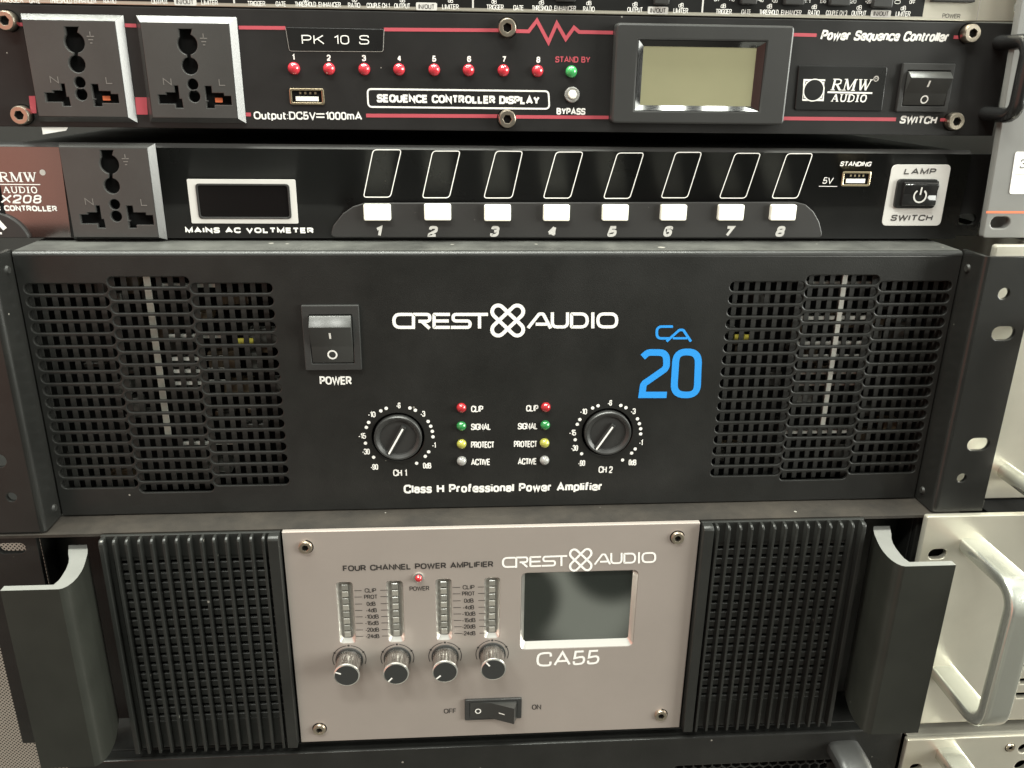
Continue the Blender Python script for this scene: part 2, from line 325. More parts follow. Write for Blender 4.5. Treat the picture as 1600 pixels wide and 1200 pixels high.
GL = {'A': (.86, [([(0, 0), (.43, 1), (.86, 0)], 0), ([(.15, .3), (.71, .3)], 0)]), 'B': (.7, [([(0, 0), (0, 1), (.62, 1), (.62, .53), (0, .53)], [0, 0, .22, .22, 0]), ([(0, .53), (.7, .53), (.7, 0), (0, 0)], [0, .25, .25, 0])]),
 'C': (.74, [([(.74, .7), (.74, 1), (0, 1), (0, 0), (.74, 0), (.74, .3)], [0, .36, .46, .46, .36, 0])]), 'D': (.74, [([(0, 0), (0, 1), (.74, 1), (.74, 0)], [0, 0, .44, .44], 1)]),
 'E': (.62, [([(.62, 1), (0, 1), (0, 0), (.64, 0)], 0), ([(0, .52), (.58, .52)], 0)]), 'F': (.58, [([(.58, 1), (0, 1), (0, 0)], 0), ([(0, .5), (.52, .5)], 0)]),
 'G': (.76, [([(.76, .72), (.76, 1), (0, 1), (0, 0), (.76, 0), (.76, .46), (.45, .46)], [0, .36, .46, .46, .3, 0, 0])]), 'H': (.72, [([(0, 0), (0, 1)], 0), ([(.72, 0), (.72, 1)], 0), ([(0, .52), (.72, .52)], 0)]),
 'I': (.0, [([(0, 0), (0, 1)], 0)]), 'K': (.72, [([(0, 0), (0, 1)], 0), ([(.68, 1), (.04, .42)], 0), ([(.24, .6), (.72, 0)], 0)]), 'L': (.58, [([(0, 1), (0, 0), (.58, 0)], 0)]),
 'M': (.86, [([(0, 0), (0, 1), (.43, .08), (.86, 1), (.86, 0)], 0)]), 'N': (.74, [([(0, 0), (0, 1), (.74, 0), (.74, 1)], 0)]), 'O': (.82, [([(0, 0), (.82, 0), (.82, 1), (0, 1)], .48, 1)]),
 'P': (.66, [([(0, 0), (0, 1), (.66, 1), (.66, .45), (0, .45)], [0, 0, .28, .28, 0])]), 'R': (.72, [([(0, 0), (0, 1), (.66, 1), (.66, .47), (0, .47)], [0, 0, .27, .27, 0]), ([(.36, .47), (.72, 0)], 0)]),
 'S': (.68, [([(.66, .76), (.66, 1), (.02, 1), (.02, .53), (.68, .5), (.68, 0), (0, 0), (0, .26)], [0, .34, .3, .24, .24, .34, .34, 0])]), 'T': (.70, [([(0, 1), (.70, 1)], 0), ([(.35, 1), (.35, 0)], 0)]),
 'U': (.72, [([(0, 1), (0, 0), (.72, 0), (.72, 1)], [0, .4, .4, 0])]), 'V': (.80, [([(0, 1), (.4, 0), (.8, 1)], 0)]), 'W': (1.15, [([(0, 1), (.28, 0), (.575, .95), (.87, 0), (1.15, 1)], 0)]),
 'X': (.74, [([(0, 0), (.74, 1)], 0), ([(0, 1), (.74, 0)], 0)]), 'Y': (.76, [([(0, 1), (.38, .45), (.76, 1)], 0), ([(.38, .45), (.38, 0)], 0)]), 'Q': (.82, [([(0, 0), (.82, 0), (.82, 1), (0, 1)], .48, 1), ([(.5, .25), (.84, -.05)], 0)]),
 '0': (.58, [([(0, 0), (.58, 0), (.58, 1), (0, 1)], .29, 1)]), '1': (.24, [([(0, .76), (.24, .98), (.24, 0)], [0, 0, 0])]), '2': (.58, [([(0, .72), (0, 1), (.56, 1), (.56, .55), (0, .12), (0, 0), (.6, 0)], [0, .28, .28, .2, .05, 0, 0])]),
 '3': (.58, [([(0, .76), (0, 1), (.55, 1), (.55, .54), (.2, .53)], [0, .28, .28, .2, 0]), ([(.2, .53), (.58, .53), (.58, 0), (0, 0), (0, .26)], [0, .25, .28, .28, 0])]), '4': (.62, [([(.46, 0), (.46, 1)], 0), ([(.42, 1), (0, .32)], 0), ([(0, .3), (.64, .3)], 0)]),
 '5': (.58, [([(.54, 1), (.08, 1), (.03, .48), (.58, .62), (.58, 0), (0, 0), (0, .24)], [0, 0, 0, .3, .3, .28, 0])]), '6': (.58, [([(.55, .76), (.55, 1), (0, 1), (0, 0), (.58, 0), (.58, .6), (.02, .6)], [0, .28, .29, .29, .29, .29, .2])]),
 '7': (.58, [([(0, 1), (.58, 1), (.2, 0)], 0)]), '8': (.58, [([(.03, .53), (.55, .53), (.55, 1), (.03, 1)], .23, 1), ([(0, 0), (.58, 0), (.58, .53), (0, .53)], .26, 1)]), '9': (.58, [([(.03, .24), (.03, 0), (.58, 0), (.58, 1), (0, 1), (0, .4), (.56, .4)], [0, .28, .29, .29, .29, .29, .2])]),
 '-': (.3, [([(0, .36), (.3, .36)], 0)]), ':': (.05, [([(0, .02), (0, .10)], 0), ([(0, .56), (0, .64)], 0)]), '/': (.34, [([(0, -.05), (.34, 1.05)], 0)]), '+': (.5, [([(0, .42), (.5, .42)], 0), ([(.25, .17), (.25, .67)], 0)]),
 'a': (.52, [([(.03, .52), (.03, .72), (.52, .72), (.52, 0)], [0, .2, .2, 0]), ([(.52, .42), (0, .42), (0, 0), (.52, 0)], [0, .2, .2, .1])]), 'd': (.56, [([(.56, 0), (.56, 1)], 0), ([(.56, .72), (0, .72), (0, 0), (.56, 0)], [.05, .28, .28, .05])]),
 'c': (.54, [([(.54, .52), (.54, .72), (0, .72), (0, 0), (.54, 0), (.54, .2)], [0, .22, .28, .28, .22, 0])]),
 'e': (.56, [([(0, .36), (.56, .36), (.56, .72), (0, .72), (0, 0), (.56, 0), (.56, .18)], [0, 0, .26, .28, .28, .22, 0])]), 'f': (.34, [([(.1, 0), (.1, 1), (.36, 1)], [0, .2, 0]), ([(0, .68), (.34, .68)], 0)]),
 'i': (.0, [([(0, 0), (0, .72)], 0), ([(0, .90), (0, 1)], 0)]), 'l': (.0, [([(0, 0), (0, 1)], 0)]), 'm': (.84, [([(0, 0), (0, .72), (.42, .72), (.42, 0)], [0, .05, .2, 0]), ([(.42, .72), (.84, .72), (.84, 0)], [0, .2, 0])]),
 'n': (.52, [([(0, 0), (0, .72)], 0), ([(0, .72), (.52, .72), (.52, 0)], [0, .22, 0])]), 'o': (.56, [([(0, 0), (.56, 0), (.56, .72), (0, .72)], .3, 1)]), 'p': (.56, [([(0, -.28), (0, .72)], 0), ([(0, .72), (.56, .72), (.56, 0), (0, 0)], [.05, .28, .28, .05])]),
 'q': (.56, [([(.56, -.28), (.56, .72)], 0), ([(.56, .72), (0, .72), (0, 0), (.56, 0)], [.05, .28, .28, .05])]), 'r': (.32, [([(0, 0), (0, .72)], 0), ([(0, .72), (.34, .72)], 0)]),
 's': (.48, [([(.46, .54), (.46, .72), (.02, .72), (.02, .38), (.48, .36), (.48, 0), (0, 0), (0, .18)], [0, .2, .2, .15, .15, .2, .2, 0])]), 't': (.34, [([(.1, .95), (.1, 0), (.36, 0)], [0, .18, 0]), ([(0, .70), (.34, .70)], 0)]),
 'u': (.52, [([(0, .72), (0, 0), (.52, 0)], [0, .24, 0]), ([(.52, .72), (.52, 0)], 0)]), 'w': (.84, [([(0, .72), (.2, 0), (.42, .68), (.64, 0), (.84, .72)], 0)]), 'x': (.54, [([(0, 0), (.54, .72)], 0), ([(0, .72), (.54, 0)], 0)])}
def circ(cx, cz, r, n=28): return [(cx+r*math.cos(2*math.pi*i/n), cz+r*math.sin(2*math.pi*i/n)) for i in range(n)]
def fillet(pts, r, n=5, closed=True):
    out = []; N_ = len(pts)
    for i in range(N_):
        p = Vector(pts[i])
        if not closed and i in (0, N_-1): out.append(tuple(p)); continue
        rr = r[i] if isinstance(r, (list, tuple)) else r
        a = Vector(pts[i-1]); b = Vector(pts[(i+1) % N_]); da = (a-p); db = (b-p)
        th = da.angle(db); d = min(rr/math.tan(th/2) if th > 0.01 else 0, da.length*0.499, db.length*0.499)
        if rr <= 0 or d < 1e-6: out.append(tuple(p)); continue
        s = p+da.normalized()*d; e = p+db.normalized()*d
        for k in range(n+1):
            t = k/n; out.append(tuple(s*(1-t)**2+p*2*t*(1-t)+e*t*t))
    return out
def rrect(x0, z0, x1, z1, r, n=5): return fillet([(x0, z0), (x1, z0), (x1, z1), (x0, z1)], r, n)
def stadium(x0, x1, zc, h, n=6):
    r = h/2; o = [(x1-r+r*math.cos(t), zc+r*math.sin(t)) for t in [-math.pi/2+math.pi*k/n for k in range(n+1)]]
    return o+[(x0+r-r*math.cos(t), zc-r*math.sin(t)) for t in [-math.pi/2+math.pi*k/n for k in range(n+1)]]
def bbox(pts): return min(p[0] for p in pts), max(p[0] for p in pts), min(p[1] for p in pts), max(p[1] for p in pts)
def rect_px(u0, v0, u1, v1, Y):           # an upright rectangle on the plane from two measured corners
    um = (u0+u1)/2; vm = (v0+v1)/2
    return at(u0, vm, Y)[0], at(u1, vm, Y)[0], at(um, v1, Y)[1], at(um, v0, Y)[1]

WL = {}; OMB = {}
def thing(name, label, cat, loc, group=None):
    o = bpy.data.objects.new(name, None); C.objects.link(o); o.location = [c*S for c in loc]; o.empty_display_size = 0.02
    o['label'] = label; o['category'] = cat
    if group: o['group'] = group
    WL[o] = tuple(loc); return o
def part(name, mb, parent, loc=None, label=None):
    pl = WL[parent]; L0 = loc or pl
    me = mb if isinstance(mb, bpy.types.Mesh) else mb.mesh(name, (0, 0, 0) if loc else pl)
    o = bpy.data.objects.new(name, me); C.objects.link(o); o.parent = parent
    o.location = [(a-b)*S for a, b in zip(L0, pl)]; WL[o] = tuple(L0)
    if label: o['label'] = label
    OMB[o] = (mb, (0, 0, 0) if loc else pl); return o
def ink(t, o):                              # printed marks belong to the mesh of the part that carries them
    mb, off = OMB[o]
    for f, k in zip(t.f, t.m): mb.f.append([i+len(mb.v) for i in f]); mb.m.append(mb.mi(t.mats[k]))
    mb.v += t.v; old = o.data; o.data = mb.mesh(o.name, off); bpy.data.meshes.remove(old)

def jitter(o, tilt, spin=0.0):
    o.rotation_euler = (R_(random.uniform(-tilt, tilt)), R_(random.uniform(-spin, spin)), R_(random.uniform(-tilt, tilt))); return o

# shared small parts ------------------------------------------------
def screw_mesh(r, h):
    b = MB(); b.lathe([(r, 0), (r, -h+0.8), (r*0.93, -h+0.25)], 0, 0, M_screw, 30)
    b.plate(circ(0, 0, r*0.93, 30), [circ(0, 0, r*0.50, 6)], -h, 1.4, M_screw, 0.2)
    b.disc(0, 0, r*0.6, -h+1.25, M_void); b.disc(0, 0, r*1.14, -0.04, M_void, 30); return b.mesh('screw')
def led_mesh(r, m, ring=True):
    b = MB(); pr = [(r, 0.3), (r, -0.7)]+[(r*math.cos(a), -0.7-r*0.85*math.sin(a)) for a in [R_(12*k) for k in range(1, 8)]]+[(0.02, -0.7-r*0.85)]
    b.lathe(pr, 0, 0, m, 22); return b.mesh('indicator_lamp')
def chassis(parent, x0, x1, y0, y1, z0, z1, m=None):
    return part('chassis', MB().box(x0, x1, y0, y1, z0, z1, m or M_black, 0.4), parent)

def socket(parent, base, face, Yb, Yf, d, orange):
    """universal mains outlet: a bevelled frame with keyhole earth slot, two round holes and two T slots; d = pixel offset"""
    B = ats(base, Yb); Fc = ats(face, Yf); b = MB()
    bx = bbox(B); fx = bbox(Fc)
    B = [(bx[0], bx[3]), (bx[1], bx[3]), (bx[1], bx[2]), (bx[0], bx[2])]
    ins = min(fx[0]-bx[0], 3.2)
    fx = (fx[0], min(fx[1], bx[1]-2.7), fx[2], fx[3])
    Fr = [(fx[0], fx[3]), (fx[1], fx[3]), (fx[1], fx[2]), (fx[0], fx[2])]
    P = lambda pts: ats([(u+d[0], v+d[1]) for u, v in pts], Yf)
    def key():
        c1 = P([(116, 66)])[0]; c2 = P([(120, 100)])[0]; r1 = 4.2; r2 = 3.5
        o = []
        for k in range(13):                       # around the big circle from the neck to the slot on the right
            t = R_(-78+k*(144)/12); o.append((c1[0]+r1*math.cos(t), c1[1]+r1*math.sin(t)))
        top = c1[1]+6.0
        o += [(c1[0]+2.6, top), (c1[0]-3.1, top)]
        for k in range(13):
            t = R_(138+k*(120)/12); o.append((c1[0]+r1*math.cos(t), c1[1]+r1*math.sin(t)))
        for k in range(15):
            t = R_(103+k*(334)/14); o.append((c2[0]+r2*math.cos(t), c2[1]+r2*math.sin(t)))
        return o
    h3 = P([(124.5, 129)])[0]; h4 = P([(127, 147.5)])[0]
    n = P([(127, 152)])[0]
    cx = h4[0]; z0 = P([(88, 151)])[0][1]
    xl = P([(71, 152)])[0][0]; xr = P([(106, 152)])[0][0]; xq = P([(97, 152)])[0][0]
    zt = P([(100, 131)])[0][1]; zb = P([(106, 165.5)])[0][1]; zu = P([(88, 141.5)])[0][1]; zl = P([(88, 159)])[0][1]
    left = [(xl, zl), (xr-2.6, zl), (xr-2.6, zb), (xr+0.6, zb), (xr+0.4, zl+2), (xr-0.6, zl+2), (xr-0.6, zt), (xq+0.2, zt), (xq+0.2, zu), (xl+3.4, zu), (xl+3.4, zu-1), (xl, zu-1)]
    xa = P([(145, 150)])[0][0]; xb = P([(184.5, 150)])[0][0]; zb2 = P([(150, 166)])[0][1]; zl2 = P([(165, 161)])[0][1]
    right = [(xa, zb2), (xa+3.4, zb2), (xa+3.4, zl2), (xb, zl2), (xb, zu-1.2), (xb-3, zu-1.2), (xb-3, zu), (xa+2.8, zu), (xa+2.8, zt), (xa, zt), (xa, zl+1.6), (xa+0.7, zl+1.6), (xa+0.7, zl+1), (xa, zl+1)]
    b.funnel(B, Yb-0.05, B, Yb-0.4, M_sock); b.funnel(B, Yb-0.4, Fr, Yf, M_sock)
    b.plate([(fx[0]+.02, fx[2]+.02), (fx[1]-.02, fx[2]+.02), (fx[1]-.02, fx[3]-.02), (fx[0]+.02, fx[3]-.02)], [key(), circ(*h3, 2.35, 18), circ(*h4, 2.5, 18), left, right], Yf-0.02, 2.2, M_sock, 0.32)
    o = part('power_outlet', b, parent)
    ib = MB(); ib.box(fx[0]+1, fx[1]-1, Yb-0.15, Yb-0.06, fx[2]+1, fx[3]-1, M_void)
    if orange:
        ib.box(xb-7.5, xb-4.4, Yf+2.3, Yf+2.9, zl2+1.0, zu-2.0, M_ora)
    part('shutter', ib, o)
    tx = MB(); q = Yf-0.12
    for s, (u, v), w, h in (('N', (79, 130), 13, 11), ('L', (166, 131), 10, 11)):
        tx.text(s, (u+d[0], v+d[1]), (u+w+d[0], v+d[1]), h, q, M_sock2)
    e = P([(142, 62)])[0]
    for k in range(3): tx.stroke([(e[0]-1.5+0.5*k, e[1]+1.3-1.3*k), (e[0]+1.5-0.5*k, e[1]+1.3-1.3*k)], 0.4, q, M_sock2)
    tx.stroke([(e[0], e[1]+1.3), (e[0], e[1]+3.2)], 0.4, q, M_sock2)
    ink(tx, o)
    return o
M_sock2 = mat('socket_emboss', (0.15, 0.14, 0.13), 0.35)

def usb(parent, u0, v0, u1, v1, Yf):
    x0, x1, z0, z1 = rect_px(u0, v0, u1, v1, Yf); b = MB()
    b.plate(rrect(x0, z0, x1, z1, 1.0), [rrect(x0+1.1, z0+1.0, x1-1.1, z1-1.0, 0.5)], Yf-0.9, 0.95, M_brass, 0.25)
    o = part('usb_port', b, parent)
    w = x1-x0; h = z1-z0; c = MB()
    c.sheet([(x0+.6, z0+.6), (x1-.6, z0+.6), (x1-.6, z1-.6), (x0+.6, z1-.6)], Yf-0.05, M_void)
    c.box(x0+w*0.17, x1-w*0.17, Yf-0.6, Yf-0.07, z0+h*0.22, z0+h*0.50, M_tongue, 0.1)
    for k in range(4):
        xx = x0+w*(0.28+0.145*k); c.box(xx, xx+w*0.06, Yf-0.5, Yf-0.07, z0+h*0.64, z0+h*0.78, M_brass)
    part('contact_tongue', c, o)

def rocker_switch(parent, bez, rock, ridge, Y, proud, marks, name='rocker_switch'):
    """upright rocker pressed at its lower half, upper end standing out of the bezel"""
    x0, x1, z0, z1 = rect_px(*bez, Y-1.5); a0, a1, c0, c1 = rect_px(*rock, Y-1.5); b = MB()
    b.plate(rrect(x0, z0, x1, z1, 0.5, 2), [rrect(a0-.25, c0-.25, a1+.25, c1+.25, 0.4, 2)], Y-2.0, 2.0-0.05, M_plas, 0.3)
    b.sheet([(a0-.4, c0-.4), (a1+.4, c0-.4), (a1+.4, c1+.4), (a0-.4, c1+.4)], Y-0.1, M_void)
    o = part(name, b, parent)
    zr = at((rock[0]+rock[2])/2, ridge, Y-proud)[1]
    r = MB(); r.xprism([(Y-0.3, c0), (Y-1.6, c0+0.1), (Y-2.6, c0+(zr-c0)*0.45), (Y-proud, zr), (Y-proud*0.45, c1-0.15), (Y-0.3, c1-0.1)], a0, a1, M_rock, 0.22)
    ro = part('rocker', r, o)
    mk = MB(); zm = c0+(zr-c0)*0.45
    def fy(z): return (Y-1.6-(z-c0-.1)/(zm-c0-.1)*1.0 if z < zm else Y-2.6-(z-zm)/(zr-zm)*(proud-2.6))-0.12
    (u, v, hpx), (u2, v2, rpx) = marks
    X, Z = at(u, v, Y-4); hh = abs(at(u, v-hpx/2, Y-4)[1]-at(u, v+hpx/2, Y-4)[1])/2
    mk.add([(X-.45, fy(Z-hh), Z-hh), (X+.45, fy(Z-hh), Z-hh), (X+.45, fy(Z+hh), Z+hh), (X-.45, fy(Z+hh), Z+hh)], [[0, 1, 2, 3]], M_white)
    X, Z = at(u2, v2, Y-2); rr = rpx*0.29
    n = 24; vs = []
    for k in range(n):
        t = 2*math.pi*k/n
        for q in (rr, rr*0.68): z = Z+q*math.sin(t); vs.append((X+q*math.cos(t), fy(z), z))
    mk.add(vs, [[2*k, 2*((k+1) % n), 2*((k+1) % n)+1, 2*k+1] for k in range(n)], M_white)
    ink(mk, ro)
M_rock = mat('rocker_plastic', (0.036, 0.036, 0.034), 0.30, grain=0.1, grain_scale=3000)

# strokes for the two drawn logos, in pixels of an enlarged view
CREST = [([(975, 165), (862, 165), (862, 246), (975, 246)], [0, 40, 40, 0]), ([(984, 256), (984, 165), (1086, 165), (1086, 208), (1015, 208)], [0, 5, 20, 20, 0]), ([(1035, 208), (1085, 253)], 0),
         ([(1212, 165), (1113, 165), (1113, 246), (1212, 246)], [0, 4, 4, 0]), ([(1113, 206), (1205, 206)], 0),
         ([(1340, 165), (1232, 165), (1232, 206), (1338, 206), (1338, 246), (1218, 246)], [0, 20, 20, 20, 20, 0]), ([(1330, 165), (1450, 165)], 0), ([(1397, 165), (1397, 253)], 0)]
AUDIO = [([(1700, 250), (1770, 162), (1795, 162), (1842, 252)], [0, 12, 12, 0]), ([(1748, 226), (1820, 226)], 0), ([(1852, 152), (1852, 243), (1947, 243), (1947, 152)], [0, 30, 30, 0]),
         ([(1972, 162), (2070, 162), (2070, 243), (1972, 243)], [4, 40, 40, 4], True), ([(2105, 152), (2105, 252)], 0), ([(2137, 162), (2254, 162), (2254, 243), (2137, 243)], [38, 38, 38, 38], True)]
def pill(cx, cz, half, r, ang, n=10):
    o = []
    for s in (1, -1):
        for k in range(n+1):
            t = -math.pi/2+math.pi*k/n
            o.append((s*(half+r*math.cos(t)), s*r*math.sin(t)))
    ca, sa = math.cos(ang), math.sin(ang)
    return [(cx+x*ca-y*sa, cz+x*sa+y*ca) for x, y in o]
def crest_logo(parent, Y, mapx, m, w):
    """joined wide letters, a four-lobed knot of two crossed loops, joined wide letters"""
    b = MB()
    for j, q in enumerate(CREST+AUDIO):
        pts, r = q[0], q[1]; cl = len(q) > 2
        p = fillet(pts, r, 6, cl) if r else pts
        b.stroke([at(*mapx(u, v), Y-0.12) for u, v in p], w, Y-0.10-0.006*j, m, cl)
    for k, s in enumerate((1, -1)):
        p = pill(1573, 203, 82, 38, s*R_(43.5))
        b.stroke([at(*mapx(u, v), Y-0.12) for u, v in p], w*1.15, Y-0.19-0.02*k, m, True)
    return part('logo', b, parent)

# ================================================================== power amplifier with two slotted vents (3U)
amp = thing('power_amplifier', 'wide matt black two-channel power amplifier with slotted vents and big blue lettering', 'amplifier', (0, 0, -64.9))
ZT, ZB = 64.6, -64.8
slots = []
GA, GB, GC, GD = 212.5, 176.5, 140.9, 104.7
ztop, zbot = 47.98, -47.98; pitch = (ztop-zbot)/16
for s in (-1, 1):
    for k in range(17):
        z = ztop-k*pitch
        for a, b_ in ((GB, GA), (GD, GC)): 
            x0, x1 = sorted((s*a, s*b_)); slots.append(stadium(x0+0.1, x1-0.1, z, 4.6))
    for k in range(18):
        x0, x1 = sorted((s*GC, s*GB)); slots.append(stadium(x0+0.1, x1-0.1, ztop+pitch/2-k*pitch, 4.6))
k1 = at(622, 683, 0); k2 = at(949, 675.5, 0); KR = 12.6
b = MB()
b.plate([(-214.6, ZB), (214.6, ZB), (214.6, ZT-2.2), (-214.6, ZT-2.2)], slots+[circ(*k1, KR, 40), circ(*k2, KR, 40)], 0, 1.8, M_black, 0.4)
arc = [(2.2-2.2*math.cos(t), ZT-2.2+2.2*math.sin(t)) for t in [R_(90*k/7) for k in range(8)]]
b.loft([[(-214.6, y, z) for y, z in arc], [(214.6, y, z) for y, z in arc]], M_black, close=False)
front = part('front_panel', b, amp)
part('top_cover', MB().add([(-214.6, 2.2, ZT), (214.6, 2.2, ZT), (214.6, 360, ZT), (-214.6, 360, ZT)], [[0, 1, 2, 3]], M_dustg) or (lambda q: q)(MB().box(-214.6, 214.6, 2.2, 360, ZT-1.5, ZT, M_dustg)), amp)
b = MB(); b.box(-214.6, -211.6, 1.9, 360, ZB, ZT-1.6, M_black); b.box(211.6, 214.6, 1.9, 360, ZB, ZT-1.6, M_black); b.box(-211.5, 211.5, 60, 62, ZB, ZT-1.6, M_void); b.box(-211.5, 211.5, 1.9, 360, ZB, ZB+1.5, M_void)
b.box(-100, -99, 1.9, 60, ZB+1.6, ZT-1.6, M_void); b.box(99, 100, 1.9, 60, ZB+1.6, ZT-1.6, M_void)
part('chassis', b, amp)
# what shows through the slots: a square mesh, a bright fin edge and bits of the inside
for s in (-1, 1):
    b = MB(); xs = sorted((s*103, s*213.5)); x = xs[0]
    while x < xs[1]: b.box(x, x+2.3, 4.4, 5.0, -54, 56, M_mesh); x += 5.15
    for a, c, sh in ((GA+1, GB, 0), (GB, GC, pitch/2), (GC, GD-1, 0)):
        z = ztop+sh+pitch/2-2.1
        while z > -56: b.box(*sorted((s*a, s*c)), 5.05, 5.6, z, z+1.8, M_mesh); z -= pitch*1.013
    part('inner_mesh', b, amp)
    b = MB(); xc = -160.5 if s < 0 else 161.5
    b.box(xc-1.4, xc+(1.4 if s < 0 else 0.9), 3.4, 4.2, -26, 54, M_strip_d if s < 0 else M_strip)
    for z in (47, 23, 12, 0, 6, -31) if s < 0 else (47, 30, 17, 10, 2, -4, -30):
        xa = xc+(5 if s < 0 else -20)
        b.box(xa, xa+(24 if s < 0 else 38), 6.0, 8, z, z+1.8, M_strip)
    part('heat_sink', b, amp)
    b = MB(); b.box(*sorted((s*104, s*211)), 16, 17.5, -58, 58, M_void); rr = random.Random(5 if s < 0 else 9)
    for k in range(26):
        x = s*rr.uniform(108, 200); z = rr.uniform(-52, 44); b.box(x, x+rr.uniform(3, 14), rr.uniform(7, 12), 16.5, z, z+rr.uniform(1.5, 9), rr.choice((M_inner, M_inner2, M_inner3)), 0.3, 1)
    part('circuit_board', b, amp)
    b = MB()
    for u, v in ((376, 533), (391, 533)) if s < 0 else ((1152, 527), (1167, 527)): x, z = at(u, v, 6); b.box(x-1.4, x+1.4, 5.75, 7, z-1.4, z+1.4, M_yel)
    part('inner_component', b, amp)
# rack ears folded forward of the panel
M_ear = mat('rack_ear_coat', (0.013, 0.013, 0.012), 0.27, grain=0.2, mottle=0.2, dust=1.0)
def ear(s):
    b = MB(); x0, x1 = s*215.2, s*241.6
    Y = -16; r = 2.5
    holes = []
    for (u, v, rr) in (((1569, 459, 2.7), (1503, 747, 2.4)) if s > 0 else ((18, 777, 2.3),)):
        holes.append(circ(*at(u, v, Y), rr, 20))
    zs = [holes[0], ]
    X, Z = at(1568, 521, Y); X2, Z2 = at(1529, 694.5, Y)
    if s < 0: X, X2 = -X, -X2; holes.append(circ(-at(1569, 459, Y)[0], at(1569, 459, Y)[1], 2.6, 20))
    for (xx, zz) in ((X, Z), (X2, Z2)): holes.append(stadium(xx-5.6, xx+5.6, zz, 6.8, 8))
    b.plate([(x0+s*r, ZB+.3), (x1, ZB+.3), (x1, ZT+.6), (x0+s*r, ZT+.6)], holes, Y, 2.2, M_ear, 0.3)
    fold = [(x0+s*r-s*r*math.sin(t), Y+r-r*math.cos(t)) for t in [R_(90*k/6) for k in range(7)]]
    b.loft([[(x, y, ZB+.3) for x, y in fold]+[(x0, 1.9, ZB+.3)], [(x, y, ZT+.6) for x, y in fold]+[(x0, 1.9, ZT+.6)]], M_ear, close=False)
    inn = [(x0+s*(2.2), 1.9), (x0+s*2.2, Y+2.2)]
    b.loft([[(x, y, ZB+.3) for x, y in inn], [(x, y, ZT+.6) for x, y in inn]], M_ear, close=False)
    b.loft([[(x, y, ZT+.6) for x, y in fold]+[(x0, 1.9, ZT+.6)], [(x0+s*2.2, max(y, Y+2.2), ZT+.6) for x, y in fold]+[(x0+s*2.2, 1.9, ZT+.6)]], M_ear, close=False)
    e = part('rack_ear', b, amp)
    for z in (ZB+7, ZT-7):
        sb = MB(); c = [(x0-s*0.9, -5+1.5*math.cos(t), z+1.5*math.sin(t)) for t in [2*math.pi*k/16 for k in range(16)]]
        c2 = [(x0, -5+2.0*math.cos(t), z+2.0*math.sin(t)) for t in [2*math.pi*k/16 for k in range(16)]]
        sb.loft([c2, c], M_mesh, cap1=True); part('side_screw', sb, e)
ear(-1); ear(1)
# lettering
t = MB(); Y = -0.12
t.text('POWER', (500, 601), (550, 601), 13, Y, M_white, 0.024)
t.text('Class H Professional Power Amplifier', (631, 771), (941, 766.5), 13.5, Y, M_white, 0.03, space=1.15)
for (w, l, r, yy) in (('CLIP', 736, 755, 644), ('SIGNAL', 736, 767, 672), ('PROTECT', 736, 772.5, 700), ('ACTIVE', 736, 766, 727)): t.text(w, (l, yy), (r, yy-.3), 10, Y, M_white, 0.017)
for (w, l, r, yy) in (('CLIP', 822, 841, 643), ('SIGNAL', 809, 840, 671), ('PROTECT', 803, 839.5, 699), ('ACTIVE', 809, 838.5, 726)): t.text(w, (l, yy), (r, yy-.3), 10, Y, M_white, 0.017)
for (w, l, r, yy) in (('-6', 619, 626, 638), ('-10', 575, 587, 652), ('-3', 657, 664.5, 651), ('-15', 560, 572, 685.5), ('-30', 566, 578, 710), ('-90', 579, 591, 734), ('-1', 675, 681, 700), ('0dB', 661, 674, 732), ('CH 1', 614.5, 636, 744)):
    t.text(w, (l, yy), (r, yy), 9 if w[0] != 'C' else 10.5, Y, M_white, 0.014)
for (w, l, r, yy) in (('-6', 949, 956, 634), ('-10', 906, 917, 647.5), ('-3', 985, 993, 647), ('-15', 889, 900, 680.5), ('-30', 892, 903, 704.5), ('-90', 903, 914, 728), ('-1', 998, 1004, 696), ('0dB', 982, 994, 727), ('CH 2', 935, 957, 739)):
    t.text(w, (l, yy), (r, yy), 9 if w[0] != 'C' else 10.5, Y, M_white, 0.014)
for (u, v) in ((603.5, 638), (595, 642), (576, 660), (572.5, 667.8), (571, 692.5), (583.8, 714.5), (640.5, 637.5), (649, 641), (669, 658.5), (673, 666), (675.5, 674), (676.5, 682.5), (669.8, 706), (664.5, 713), (651, 723.8),
               (934.5, 634), (926, 637.5), (906, 655.5), (902, 663), (898.8, 687), (908.8, 709), (970, 633.5), (978, 637), (996, 654.5), (999, 662), (1001, 670), (1001, 678), (992.5, 701.5), (987, 708), (972.8, 718.8)):
    X, Z = at(u, v, Y); t.disc(X, Z, 0.85, Y, M_white, 14)
ink(t, front)
crest_logo(front, 0, lambda u, v: (400+u/4, 450+v/4), M_white, 1.52)
t = MB(); z3 = lambda pts: [at(800+u/4, 450+v/4, Y) for u, v in pts]
t.stroke(z3(fillet([(1006, 241), (905, 241), (905, 315), (985, 315)], [0, 34, 30, 0], 6, False)), 1.25, Y, M_blue_ink)
t.stroke(z3(fillet([(966, 334), (1046, 262), (1070, 262), (1118, 334)], [0, 14, 14, 0], 4, False)), 1.25, Y-.03, M_blue_ink); t.stroke(z3([(1005, 314), (1095, 314)]), 1.1, Y-.05, M_blue_ink)
t.stroke(z3(fillet([(817, 432), (850, 403), (966, 403), (966, 500), (822, 600), (812, 668), (967, 668)], [0, 40, 60, 50, 30, 0, 0], 8, False)), 3.3, Y, M_blue_ink)
t.stroke(z3(fillet([(1027, 400), (1167, 400), (1157, 668), (1010, 668)], 66, 8, True)), 3.4, Y, M_blue_ink, True)
part('model_lettering', t, front)
